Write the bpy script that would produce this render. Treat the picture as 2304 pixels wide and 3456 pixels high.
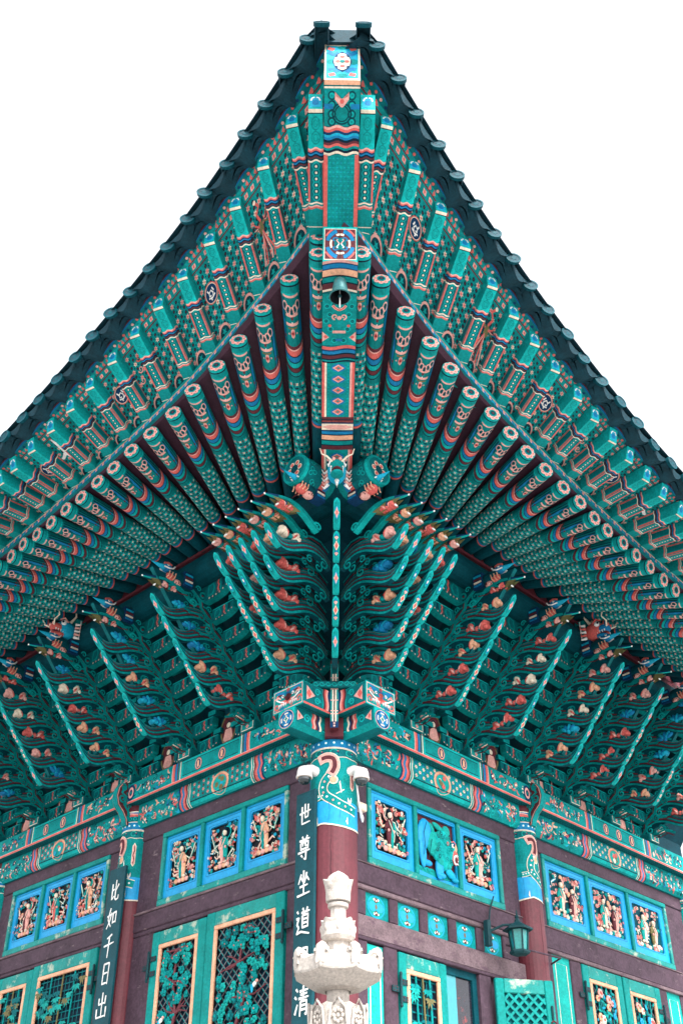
import bpy, math, random
from mathutils import Vector, Matrix
from math import sin, cos, pi, radians, sqrt
for o in list(bpy.data.objects): bpy.data.objects.remove(o)
SC = bpy.context.scene
COL = SC.collection
# ------------------------------------------------------------------ camera
PITCH, YAW, ROT = 35.97, 0.42, 0.5
cd = bpy.data.cameras.new("camera"); cam = bpy.data.objects.new("camera", cd); COL.objects.link(cam)
cd.sensor_fit = 'VERTICAL'; cd.sensor_height = 36; cd.lens = 3776.3/3456*36
cd.clip_start = .1; cd.clip_end = 5000
cam.location = (0, -12.75, 1.6); cam.rotation_euler = (radians(90+PITCH), 0, radians(-YAW))
SC.camera = cam
# ------------------------------------------------------------------ light: white overcast sky and a soft sun
SUN_EL, SUN_AZ = 52, 148       # azimuth clockwise from +Y: the sun stands behind the camera, to the right
w = bpy.data.worlds.new("World"); SC.world = w; w.use_nodes = True
nt = w.node_tree; bg = nt.nodes['Background']
sky = nt.nodes.new('ShaderNodeTexSky'); sky.sky_type = 'NISHITA'; sky.sun_disc = False
sky.sun_elevation = radians(SUN_EL); sky.sun_rotation = radians(SUN_AZ); sky.dust_density = 4; sky.air_density = 1.0
hs = nt.nodes.new('ShaderNodeHueSaturation'); hs.inputs['Saturation'].default_value = .15
nt.links.new(sky.outputs[0], hs.inputs['Color']); nt.links.new(hs.outputs[0], bg.inputs[0])
bg.inputs[1].default_value = .15
sl = bpy.data.lights.new("sun", 'SUN'); sl.energy = 1.3; sl.angle = radians(14); sl.color = (1, .95, .88)
so = bpy.data.objects.new("sun", sl); COL.objects.link(so)
el, az = radians(SUN_EL), radians(SUN_AZ)
so.rotation_euler = Vector((-sin(az)*cos(el), -cos(az)*cos(el), -sin(el))).to_track_quat('-Z', 'Y').to_euler()
SC.view_settings.view_transform = 'Standard'; SC.view_settings.look = 'None'
SC.view_settings.exposure = 1.92; SC.view_settings.gamma = 1
SC.cycles.max_bounces = 8; SC.cycles.diffuse_bounces = 5
# ------------------------------------------------------------------ materials
PALC = dict(
 teal=(.002,.265,.262), teal_light=(.004,.42,.405), teal_mid=(.002,.145,.16), teal_dark=(.001,.060,.080), ink=(.003,.019,.038),
 coral=(.66,.125,.11), pink=(.80,.40,.35), peach=(.82,.43,.27), cream=(.86,.74,.58), white=(.85,.85,.82),
 blue=(.002,.19,.41), sky=(.004,.38,.58), navy=(.006,.045,.12), maroon=(.115,.022,.032), column_red=(.14,.024,.036),
 wood=(.075,.044,.064), wood_pale=(.26,.19,.19), olive=(.17,.15,.06), tile=(.003,.042,.062), tile_lit=(.003,.06,.08), teal_b=(.002,.20,.20), roof_brown=(.05,.018,.034), board=(.002,.05,.072),
 dark=(.006,.008,.012), iron=(.008,.05,.06), signboard=(.004,.065,.085), turq=(.01,.36,.32))
PAL = {}
def base_mat(name, col, rough=.6, vary=.22, scale=5., bump=0., spec=.3, wear=None, metal=0):
    m = bpy.data.materials.new(name); m.use_nodes = True; n = m.node_tree; L = n.links.new
    bs = n.nodes['Principled BSDF']; bs.inputs['Roughness'].default_value = rough
    bs.inputs['Specular IOR Level'].default_value = spec; bs.inputs['Metallic'].default_value = metal
    tc = n.nodes.new('ShaderNodeTexCoord')
    a = n.nodes.new('ShaderNodeTexNoise'); a.inputs['Scale'].default_value = scale; a.inputs['Detail'].default_value = 6; a.inputs['Roughness'].default_value = .65
    L(tc.outputs['Object'], a.inputs['Vector'])
    r = n.nodes.new('ShaderNodeMapRange'); r.inputs[1].default_value = .3; r.inputs[2].default_value = .7
    r.inputs[3].default_value = 1-vary; r.inputs[4].default_value = 1+vary*.6
    L(a.outputs['Fac'], r.inputs[0])
    fn = n.nodes.new('ShaderNodeTexNoise'); fn.inputs['Scale'].default_value = scale*8; fn.inputs['Detail'].default_value = 4; fn.inputs['Roughness'].default_value = .7
    L(tc.outputs['Object'], fn.inputs['Vector'])
    fr = n.nodes.new('ShaderNodeMapRange'); fr.inputs[1].default_value = .35; fr.inputs[2].default_value = .65; fr.inputs[3].default_value = 1-vary*.6; fr.inputs[4].default_value = 1+vary*.35
    L(fn.outputs['Fac'], fr.inputs[0]); mm = n.nodes.new('ShaderNodeMath'); mm.operation = 'MULTIPLY'; L(r.outputs[0], mm.inputs[0]); L(fr.outputs[0], mm.inputs[1])
    mx = n.nodes.new('ShaderNodeMix'); mx.data_type = 'RGBA'; mx.blend_type = 'MULTIPLY'; mx.inputs[0].default_value = 1
    mx.inputs[6].default_value = (*col, 1); L(mm.outputs[0], mx.inputs[7])
    out = mx.outputs[2]
    if wear:
        b = n.nodes.new('ShaderNodeTexNoise'); b.inputs['Scale'].default_value = wear[1]; b.inputs['Detail'].default_value = 8; b.inputs['Roughness'].default_value = .7
        mp = n.nodes.new('ShaderNodeMapping'); mp.inputs['Scale'].default_value = wear[3] if len(wear) > 3 else (1, 1, 1)
        L(tc.outputs['Object'], mp.inputs[0]); L(mp.outputs[0], b.inputs['Vector'])
        q = n.nodes.new('ShaderNodeMapRange'); q.inputs[1].default_value = wear[2]; q.inputs[2].default_value = wear[2]+.09
        L(b.outputs['Fac'], q.inputs[0])
        m2 = n.nodes.new('ShaderNodeMix'); m2.data_type = 'RGBA'; L(q.outputs[0], m2.inputs[0]); L(out, m2.inputs[6]); m2.inputs[7].default_value = (*wear[0], 1)
        out = m2.outputs[2]
    L(out, bs.inputs['Base Color'])
    if bump:
        b2 = n.nodes.new('ShaderNodeTexNoise'); b2.inputs['Scale'].default_value = scale*9; b2.inputs['Detail'].default_value = 5
        L(tc.outputs['Object'], b2.inputs['Vector'])
        bp = n.nodes.new('ShaderNodeBump'); bp.inputs['Strength'].default_value = bump; bp.inputs['Distance'].default_value = .01
        L(b2.outputs['Fac'], bp.inputs['Height']); L(bp.outputs[0], bs.inputs['Normal'])
    return m
for k, c in PALC.items(): PAL[k] = base_mat(k, c, vary=.32 if k.startswith('teal') else .25, spec=.1 if k[:4] in ('teal', 'boar', 'ink', 'tile', 'turq', 'navy') else .22)
PAL['wood'] = base_mat('wood', PALC['wood'], .7, .35, 3, .25, .25, wear=((.22,.165,.175), 4, .62, (1,1,3)))
PAL['wood_pale'] = base_mat('wood_pale', (.18,.125,.14), .75, .35, 5, .25, .2, wear=((.10,.06,.08), 4, .54, (1,1,2)))
PAL['frame'] = base_mat('frame', (.002,.255,.235), .6, .25, 4, .12, .15, wear=((.25,.45,.33), 6, .66))
PAL['frame_worn'] = base_mat('frame_worn', (.004,.26,.235), .6, .25, 5, .2, .3, wear=((.42,.48,.38), 4.5, .55))
PAL['column_red'] = base_mat('column_red', PALC['column_red'], .5, .22, 3, .12, .4, wear=((.24,.085,.09), 9, .68))
PAL['tile'] = base_mat('tile', PALC['tile'], .75, .4, 8, .3, .3)
PAL['panel_blue'] = base_mat('panel_blue', (.004,.34,.68), .5, .15, 3, 0, .35)
PAL['glass'] = base_mat('glass', (.01,.30,.36), .06, .1, 3, 0, .8)
PAL['glass_dark'] = base_mat('glass_dark', (.02,.02,.03), .12, .2, 3, 0, .5, wear=((.30,.03,.03), 5, .6))
PAL['plastic_white'] = base_mat('plastic_white', (.80,.76,.74), .35, .06, 5, 0, .5, wear=((.45,.40,.38), 25, .70))
PAL['plastic_peach'] = base_mat('plastic_peach', (.80,.62,.48), .4, .08, 5)
PAL['dome'] = base_mat('dome', (.01,.02,.025), .08, .1, 3, 0, .8)
PAL['bronze'] = base_mat('bronze', (.03,.16,.17), .45, .3, 12, .1, .5, metal=.3)
PAL['stone'] = base_mat('stone', (.53,.48,.435), .85, .3, 45, .6, .2, wear=((.24,.21,.19), 55, .60))
PAL['paving'] = base_mat('paving', (.27,.27,.27), .9, .2, 1.2, .2, .2)
PAL['lamp_glass'] = base_mat('lamp_glass', (.02,.25,.24), .15, .2, 6, 0, .6)
# ------------------------------------------------------------------ mesh builder
class MB:
    def __init__(s, mp=None): s.v = []; s.f = []; s.m = []; s.mp = mp
    def add(s, pts, mat):
        if s.mp: pts = [s.mp(*p) for p in pts]
        i = len(s.v); s.v.extend([tuple(p) for p in pts]); s.f.append(tuple(range(i, i+len(pts)))); s.m.append(mat)
    def fan(s, c, pts, mat, closed=True):
        if s.mp: c = s.mp(*c); pts = [s.mp(*p) for p in pts]
        i = len(s.v); s.v.append(tuple(c)); s.v.extend([tuple(p) for p in pts]); n = len(pts)
        for k in range(n if closed else n-1):
            s.f.append((i, i+1+k, i+1+(k+1) % n)); s.m.append(mat)
    def strip(s, A, B, mat, closed=False):
        if s.mp: A = [s.mp(*p) for p in A]; B = [s.mp(*p) for p in B]
        n = len(A); i = len(s.v); s.v.extend([tuple(p) for p in A]); s.v.extend([tuple(p) for p in B])
        for k in range(n if closed else n-1):
            j = (k+1) % n
            s.f.append((i+k, i+j, i+n+j, i+n+k)); s.m.append(mat(k) if callable(mat) else mat)
    def box(s, x0, x1, y0, y1, z0, z1, mat, bev=0., **fm):
        P = lambda a, b, c: (a, b, c); b = bev
        if b:
            # chamfered box: six inset faces, twelve edge strips, eight corners
            X = [x0, x1]; Y = [y0, y1]; Z = [z0, z1]; ins = lambda lo, hi, i: (lo+b) if i == 0 else (hi-b)
            def vx(i, j, k, ax):
                q = [ins(x0, x1, i), ins(y0, y1, j), ins(z0, z1, k)]
                q[ax] = (X, Y, Z)[ax][(i, j, k)[ax]]; return tuple(q)
            for i in (0, 1):
                s.add([vx(i, 0, 0, 0), vx(i, 1, 0, 0), vx(i, 1, 1, 0), vx(i, 0, 1, 0)], fm.get('fx'+str(i), mat))
                s.add([vx(0, i, 0, 1), vx(1, i, 0, 1), vx(1, i, 1, 1), vx(0, i, 1, 1)], fm.get('fy'+str(i), mat))
                s.add([vx(0, 0, i, 2), vx(1, 0, i, 2), vx(1, 1, i, 2), vx(0, 1, i, 2)], fm.get('fz'+str(i), mat))
                for j in (0, 1):
                    s.add([vx(0, i, j, 1), vx(1, i, j, 1), vx(1, i, j, 2), vx(0, i, j, 2)], mat)
                    s.add([vx(i, 0, j, 0), vx(i, 1, j, 0), vx(i, 1, j, 2), vx(i, 0, j, 2)], mat)
                    s.add([vx(i, j, 0, 0), vx(i, j, 1, 0), vx(i, j, 1, 1), vx(i, j, 0, 1)], mat)
                    for k in (0, 1): s.add([vx(i, j, k, 0), vx(i, j, k, 1), vx(i, j, k, 2)], mat)
            return
        s.add([(x0,y0,z0),(x0,y1,z0),(x0,y1,z1),(x0,y0,z1)], fm.get('fx0', mat)); s.add([(x1,y0,z0),(x1,y1,z0),(x1,y1,z1),(x1,y0,z1)], fm.get('fx1', mat))
        s.add([(x0,y0,z0),(x1,y0,z0),(x1,y0,z1),(x0,y0,z1)], fm.get('fy0', mat)); s.add([(x0,y1,z0),(x1,y1,z0),(x1,y1,z1),(x0,y1,z1)], fm.get('fy1', mat))
        s.add([(x0,y0,z0),(x1,y0,z0),(x1,y1,z0),(x0,y1,z0)], fm.get('fz0', mat)); s.add([(x0,y0,z1),(x1,y0,z1),(x1,y1,z1),(x0,y1,z1)], fm.get('fz1', mat))
    def tube(s, pts, r, mat, n=8, cap=True):
        pts = [Vector(p) for p in pts]; R = []
        for i, p in enumerate(pts):
            d = (pts[min(i+1, len(pts)-1)]-pts[max(i-1, 0)]).normalized()
            u = d.cross(Vector((0, 0, 1)) if abs(d.z) < .9 else Vector((1, 0, 0))).normalized(); v = d.cross(u)
            rr = r(i/(len(pts)-1)) if callable(r) else r
            R.append([tuple(p+u*rr*cos(2*pi*k/n)+v*rr*sin(2*pi*k/n)) for k in range(n)])
        for A, B in zip(R, R[1:]): s.strip(A, B, mat, True)
        if cap: s.fan(tuple(pts[0]), R[0], mat); s.fan(tuple(pts[-1]), R[-1], mat)
    def lathe(s, prof, mat, n=20, c=(0, 0, 0), ph=0):
        R = [[(c[0]+r*cos(2*pi*k/n+ph), c[1]+r*sin(2*pi*k/n+ph), c[2]+z) for k in range(n)] for r, z in prof]
        for i, (A, B) in enumerate(zip(R, R[1:])): s.strip(A, B, mat(i) if callable(mat) else mat, True)
    def ell(s, c, r, mat, nu=10, nv=7, M=None):
        M = M or Matrix.Identity(3); c = Vector(c); R = []
        for j in range(nv+1):
            t = -pi/2+pi*j/nv
            R.append([tuple(c+M@Vector((r[0]*cos(t)*cos(2*pi*k/nu), r[1]*cos(t)*sin(2*pi*k/nu), r[2]*sin(t)))) for k in range(nu)])
        for A, B in zip(R, R[1:]): s.strip(A, B, mat, True)
    def build(s, name, parent=None, smooth=False, **pr):
        me = bpy.data.meshes.new(name); me.from_pydata(s.v, [], s.f)
        used = []
        for q in s.m:
            if q not in used: used.append(q)
        for q in used: me.materials.append(PAL[q])
        ix = {q: i for i, q in enumerate(used)}
        me.polygons.foreach_set('material_index', [ix[q] for q in s.m])
        if smooth: me.polygons.foreach_set('use_smooth', [True]*len(s.f))
        me.update()
        o = bpy.data.objects.new(name, me); COL.objects.link(o)
        if parent: o.parent = parent
        for k, q in pr.items(): o[k] = q
        return o
def thing(name, label, cat, group=None, loc=(0, 0, 0), rz=0):
    o = bpy.data.objects.new(name, None); COL.objects.link(o); o.location = loc; o.rotation_euler = (0, 0, rz); o.empty_display_size = .2
    o['label'] = label; o['category'] = cat
    if group: o['group'] = group
    return o
def tag(o, label, cat, group=None):
    o['label'] = label; o['category'] = cat
    if group: o['group'] = group
    return o
def copy_to(o, parent, M=None):
    c = o.copy(); COL.objects.link(c); c.parent = parent
    if M is not None: c.matrix_basis = M
    return c
# ------------------------------------------------------------------ painter: 2-D motifs laid on a surface patch P(u, v, h)
class Paint:
    def __init__(s, mb, P): s.mb, s.P = mb, P
    def rect(s, u0, v0, u1, v1, mat, h=.002, n=1, m=1):
        for i in range(n):
            for j in range(m):
                a, b = u0+(u1-u0)*i/n, u0+(u1-u0)*(i+1)/n; c, d = v0+(v1-v0)*j/m, v0+(v1-v0)*(j+1)/m
                s.mb.add([s.P(a, c, h), s.P(b, c, h), s.P(b, d, h), s.P(a, d, h)], mat)
    def poly(s, pts, mat, h=.002):
        cu = sum(p[0] for p in pts)/len(pts); cv = sum(p[1] for p in pts)/len(pts)
        s.mb.fan(s.P(cu, cv, h), [s.P(u, v, h) for u, v in pts], mat)
    def disc(s, u, v, r, mat, h=.002, n=10, ry=None, ph=0):
        ry = ry or r; s.poly([(u+r*cos(2*pi*k/n+ph), v+ry*sin(2*pi*k/n+ph)) for k in range(n)], mat, h)
    def ring(s, u, v, r0, r1, mat, h=.002, n=16, a0=0, a1=2*pi, asp=1):
        cl = abs(a1-a0-2*pi) < 1e-6; N = n if cl else n+1
        A = [s.P(u+r0*cos(a0+(a1-a0)*k/n), v+asp*r0*sin(a0+(a1-a0)*k/n), h) for k in range(N)]
        B = [s.P(u+r1*cos(a0+(a1-a0)*k/n), v+asp*r1*sin(a0+(a1-a0)*k/n), h) for k in range(N)]
        s.mb.strip(A, B, mat, cl)
    def star(s, u, v, r, mat, h=.002, k=6, inner=.45, ph=0, asp=1):
        s.poly([(u+r*(1 if i % 2 == 0 else inner)*cos(pi*i/k+ph), v+asp*r*(1 if i % 2 == 0 else inner)*sin(pi*i/k+ph)) for i in range(2*k)], mat, h)
    def petals(s, u, v, r, pr, k, mat, h=.002, ph=0, asp=1):
        for i in range(k): a = 2*pi*i/k+ph; s.disc(u+r*cos(a), v+asp*r*sin(a), pr, mat, h, 7, pr*asp)
    def loz(s, u, v, ru, rv, mat, h=.002): s.poly([(u+ru, v), (u, v+rv), (u-ru, v), (u, v-rv)], mat, h)
    def band(s, u, w, v0, v1, mat, h=.002, amp=0, k=1, n=12, ph=0):
        f = lambda t: u+amp*sin(2*pi*k*t+ph)
        A = [s.P(f(i/n)-w/2, v0+(v1-v0)*i/n, h) for i in range(n+1)]; B = [s.P(f(i/n)+w/2, v0+(v1-v0)*i/n, h) for i in range(n+1)]
        s.mb.strip(A, B, mat)
    def line(s, pts, w, mat, h=.002, taper=None):
        A = []; B = []; n = len(pts)
        for i, (u, v) in enumerate(pts):
            a = pts[max(i-1, 0)]; b = pts[min(i+1, n-1)]; du, dv = b[0]-a[0], b[1]-a[1]; l = sqrt(du*du+dv*dv) or 1
            ww = w*(taper(i/(n-1)) if taper else 1)/2
            A.append(s.P(u-dv/l*ww, v+du/l*ww, h)); B.append(s.P(u+dv/l*ww, v-du/l*ww, h))
        s.mb.strip(A, B, mat)
    def spiral(s, u, v, r, w, mat, h=.002, turns=1.4, a0=0, sgn=1, n=14):
        s.line([(u+r*(1-.8*i/n)*cos(a0+sgn*2*pi*turns*i/n), v+r*(1-.8*i/n)*sin(a0+sgn*2*pi*turns*i/n)) for i in range(n+1)], w, mat, h, lambda t: 1-.4*t)
    def flower(s, u, v, r, h=.002, asp=1, c=('pink', 'coral', 'cream'), k=6):
        s.star(u, v, r, c[0], h, k, .5, 0, asp); s.disc(u, v, r*.35, c[1], h+.001, 6, r*.35*asp)
    def ornament(s, u0, u1, v0, v1, rnd, size=.06, h=.002, dens=1.0):
        """dense dancheong scrollwork: curls, lotus tips, lozenges and leaves on the ground colour"""
        area = abs((u1-u0)*(v1-v0)); n = int(dens*area/(size*size)*1.1)
        for i in range(n):
            u = rnd.uniform(u0+size*.5, u1-size*.5); v = rnd.uniform(v0+size*.45, v1-size*.45); r = size*rnd.uniform(.3, .55); t = rnd.random(); hh = h+.0004*(i % 5)
            a = rnd.uniform(0, 2*pi)
            if t < .38: s.spiral(u, v, r, r*.35, rnd.choice(['teal_light', 'teal_light', 'teal_dark', 'teal_mid']), hh, 1.2, a, rnd.choice((1, -1)), 9)
            elif t < .56: s.line([(u+r*(-1+2*k/5)*cos(a)-r*.4*sin(pi*k/5)*sin(a), v+r*(-1+2*k/5)*sin(a)+r*.4*sin(pi*k/5)*cos(a)) for k in range(6)], r*.5, rnd.choice(['coral', 'pink', 'coral', 'peach']), hh, lambda q: .4+sin(pi*q)*.8)
            elif t < .68: s.loz(u, v, r*.6, r*.9, rnd.choice(['coral', 'pink', 'maroon']), hh); s.disc(u, v, r*.3, 'cream', hh+.0008, 6)
            elif t < .82: s.line([(u+r*cos(a+2.2*k/5), v+r*sin(a+2.2*k/5)) for k in range(6)], r*.45, rnd.choice(['blue', 'navy', 'sky']), hh, lambda q: .4+sin(pi*q)*.8)
            elif t < .92: s.disc(u, v, r*.45, rnd.choice(['ink', 'navy', 'maroon']), hh, 7)
            else: s.disc(u, v, r*.3, 'cream', hh, 6)
    def lattice(s, u0, u1, v0, v1, nu, nv, rnd, h=.002, r=None, fl=('pink', 'coral', 'cream'), spot='ink', asp=1):
        du, dv = (u1-u0)/nu, (v1-v0)/nv; r = r or .42*min(abs(du), abs(dv)/asp)
        for i in range(nu):
            for j in range(nv):
                u, v = u0+du*(i+.5), v0+dv*(j+.5)
                if (i+j) % 2 == 0: s.flower(u, v, r, h, asp, fl)
                else: s.disc(u, v, r*.62, spot, h, 7, r*.62*asp)
def waves(p, u, v0, v1, cols, w, h=.002, amp=.012, k=2, dirn=1):
    for i, c in enumerate(cols): p.band(u+dirn*w*(i+.5), w*1.04, v0, v1, c, h, amp, k)
# ------------------------------------------------------------------ the hall: a along the right wall, b along the left wall, outside is a<0 or b<0
HALL = thing('temple_hall', 'painted wooden temple hall with double eaves, teal dancheong rafters and bracket clusters, seen from its corner', 'temple', rz=radians(45+ROT))
def SR(u, o, z): return (u, -o, z)      # right wall: u along, o outward
def SL(u, o, z): return (-o, u, z)      # left wall
SIDES = (('r', SR), ('l', SL))
TAB = dict(
 Rr=([-2.92,-2.49,-2.06,-1.67,-1.28,-.89,-.53,-.17,.2,.57,.89,1.23,1.52,1.83,2.13,2.45,2.79,3.09],[10.59,10.44,10.33,10.2,10.14,10.07,10.01,9.95,9.89,9.83,9.78,9.73,9.68,9.635,9.595,9.55,9.52,9.5]),
 Rl=([-2.75,-2.32,-1.88,-1.49,-1.07,-.67,-.25,.12,.49,.82,1.17,1.47,1.79,2.1,2.38,2.69],[10.74,10.6,10.47,10.34,10.25,10.18,10.12,10.07,10.03,9.99,9.94,9.9,9.85,9.82,9.78,9.76]),
 Fr=([-3.73,-3.24,-2.76,-2.32,-1.81,-1.4,-1.0,-.6,-.16,.18,.53,.86,1.21,1.56,1.94],[11.7,11.5,11.29,11.11,10.95,10.8,10.67,10.54,10.42,10.29,10.17,10.06,9.96,9.89,9.83]),
 Fl=([-3.66,-3.17,-2.68,-2.22,-1.73,-1.28,-.84,-.41,.02,.4,.78,1.16,1.52,1.8],[11.78,11.59,11.41,11.22,11.09,10.97,10.86,10.73,10.61,10.5,10.39,10.3,10.21,10.13]))
def zint(key, a):
    X, Y = TAB[key]
    if a <= X[0]:
        k = (Y[1]-Y[0])/(X[1]-X[0]); return Y[0]+k*1.1*(a-X[0])
    if a >= X[-1]:
        n = len(X); k = (Y[-1]-Y[-4])/(X[-1]-X[-4]); t = a-X[-1]; T = 4.; t = min(t, T); return Y[-1]+k*(t-t*t/(2*T))
    for i in range(len(X)-1):
        if X[i] <= a <= X[i+1]: t = (a-X[i])/(X[i+1]-X[i]); return Y[i]+t*(Y[i+1]-Y[i])
def zsm(key, a): return sum(zint(key, a+d) for d in (-.5, -.25, 0, .25, .5))/5
OR, BR, OF, BF = 3.3, .25, 4.1, .35
def out(a, O, B): s = max(0, min(1.2, 1-(a+O)/5.)); return O+B*s*s
def hipk(a): return max(0, min(1, (-a-.5)/2.5))
def ER(sd, a): return Vector((a, out(a, OR, BR), zsm('R'+sd, a)))         # (along, outward, z) of a round rafter's end
def EF(sd, a): return Vector((a, out(a, OF, BF), zsm('F'+sd, a)))
def slope(a): return max(0, min(1, (2.3-a)/5.6))
QP, ZP = 1.62, 10.10                                                       # outer purlin: distance from the wall line and rafter axis height
def IR(sd, a):
    e = ER(sd, a); return Vector((a+slope(a)*(e.y-QP), QP, ZP))
AMAX = 6.2
def ext(L, step):
    L = list(L)
    while L[-1] < AMAX: L.append(L[-1]+step)
    return L
RA = {s: ext(TAB['R'+s][0], .31) for s in 'rl'}
FA = {s: ext(TAB['F'+s][0], .35) for s in 'rl'}
def place(S, e, i, k=1.0, top=None):
    """matrix with x from e to i (length scaled), y sideways, z up"""
    E = Vector(S(*e)); I = Vector(S(*i)); x = I-E; L = x.length; x /= L
    y = Vector((0, 0, 1)).cross(x).normalized(); z = x.cross(y)
    M = Matrix((x*L, y, z)).transposed().to_4x4(); M.translation = E; return M
# ------------------------------------------------------------------ round rafter
def rafter_mesh():
    rnd = random.Random(3); mb = MB(); R = .100
    rad = lambda u: R*(1-.05*u)
    def P(u, f, h=0): r = rad(u)+h; return (u, sin(f)*r, -cos(f)*r)
    N = 18
    cuts = [0, .012, .02, .05, .06, .30, .45, .68, .90, .93, 1.25]
    cols = ['teal_light', 'ink', 'teal', 'teal_light', 'teal_b', 'teal_b', 'teal_b', 'teal_b', 'teal_dark', 'teal_dark']
    for (a, b), c in zip(zip(cuts, cuts[1:]), cols):
        mb.strip([P(a, 2*pi*k/N) for k in range(N)], [P(b, 2*pi*k/N) for k in range(N)], c, True)
    # end face, facing -x
    q = Paint(mb, lambda u, v, h: (-h, u, v))
    q.disc(0, 0, R, 'teal_mid', 0, 18); q.ring(0, 0, R*.9, R*.98, 'teal_light', .001, 18)
    q.petals(0, 0, R*.68, R*.27, 8, 'pink', .002); q.ring(0, 0, R*.5, R*.8, 'pink', .003)
    q.petals(0, 0, R*.68, R*.10, 8, 'coral', .004, 0); q.disc(0, 0, R*.5, 'teal_dark', .004, 12); q.ring(0, 0, R*.34, R*.5, 'teal', .005, 14)
    q.star(0, 0, R*.2, 'maroon', .006, 3)
    # body: arcs bend towards the end at the sides
    bend = .045
    def arc(u, w, mat, f0=-2., f1=2., h=.0015, n=14, bd=bend):
        A = []; B = []
        for i in range(n+1):
            f = f0+(f1-f0)*i/n; d = -bd*(1-cos(f))
            A.append(P(u+d-w/2, f, h)); B.append(P(u+d+w/2, f, h))
        mb.strip(A, B, mat)
    p = Paint(mb, P)
    for f in (-1.25, 1.25): p.rect(.07, f-.4, .31, f+.4, 'teal_dark', .0008, 4, 2)
    for f in (-1.15, 1.15): p.line([(.10, f), (.17, f*.95), (.24, f*.8)], .14, 'blue', .0014)
    arc(.065, .010, 'pink', -.9, .9, .0016, 8, .02)
    for f, uu in ((-.75, .105), (-.38, .125), (0, .135), (.38, .125), (.75, .105)):
        p.ring(uu, f, .017, .024, 'pink', .002, 10, asp=13); p.disc(uu, f, .012, 'teal_dark', .0025, 8, .15)
    arc(.155, .010, 'pink', -.7, .7, .0018, 8, .03); p.rect(.16, -.12, .175, .12, 'maroon', .002)
    arc(.197, .014, 'pink', -.7, .7, .002, 8, .03); p.disc(.187, 0, .004, 'white', .003, 6, .06)
    arc(.215, .008, 'olive', -.5, .5, .002, 6, .03)
    p.loz(.24, 0, .024, .55, 'pink', .002); p.loz(.24, 0, .014, .26, 'coral', .003); p.loz(.24, 0, .007, .12, 'maroon', .004)
    for f in (-1.3, -.9, .9, 1.3): p.disc(.25, f, .010, 'maroon', .002, 6, .11)
    for i, (c, ww) in enumerate((('maroon', .016), ('pink', .007), ('coral', .026), ('ink', .006), ('blue', .024), ('ink', .006), ('teal_light', .022), ('ink', .004), ('maroon', .018), ('ink', .004), ('teal', .016), ('ink', .005))):
        arc(.305+sum(x for _, x in [('', .016), ('', .007), ('', .026), ('', .006), ('', .024), ('', .006), ('', .022), ('', .004), ('', .018), ('', .004), ('', .016), ('', .005)][:i])+ww/2, ww*1.05, c)
    # flower lattice
    nr = 10
    for i in range(nr):
        u = .475+.41*(i+.5)/nr
        for k in range(-3, 4):
            f = k*.74+(.37 if i % 2 else 0)
            p.star(u, f, .024, 'teal_light' if (i+k) % 2 else 'teal', .0015, 6, .6, rnd.uniform(0, 1), 21); p.star(u, f, .010, ('cream', 'pink')[k % 2], .0025, 4, .5, pi/4, 20); p.disc(u, f, .003, 'coral', .0032, 5, .05)
            p.disc(u, f+.37, .007, 'maroon', .0015, 5, .10); p.disc(u+.0205, f, .006, 'ink', .0015, 5, .12); p.disc(u+.0205, f+.2, .005, 'navy', .0015, 5, .08)
    arc(.905, .012, 'blue', h=.001, bd=.01); arc(.92, .012, 'coral', h=.001, bd=.01)
    return mb
RAFT = rafter_mesh()
proto = RAFT.build('rafter', HALL); rr_ = random.Random(5)
first = True
for sd, S in SIDES:
    for a in RA[sd]+[-3.28]:
        M = place(S, ER(sd, a)+Vector((0, .03+rr_.uniform(-.015, .015), rr_.uniform(-.006, .006))), IR(sd, a)) @ Matrix.Rotation(rr_.uniform(-.16, .16), 4, 'X') @ Matrix.Diagonal((rr_.uniform(.97, 1.03), 1, 1, 1))
        if first: proto.matrix_basis = M; first = False
        else: copy_to(proto, HALL, M)
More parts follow.
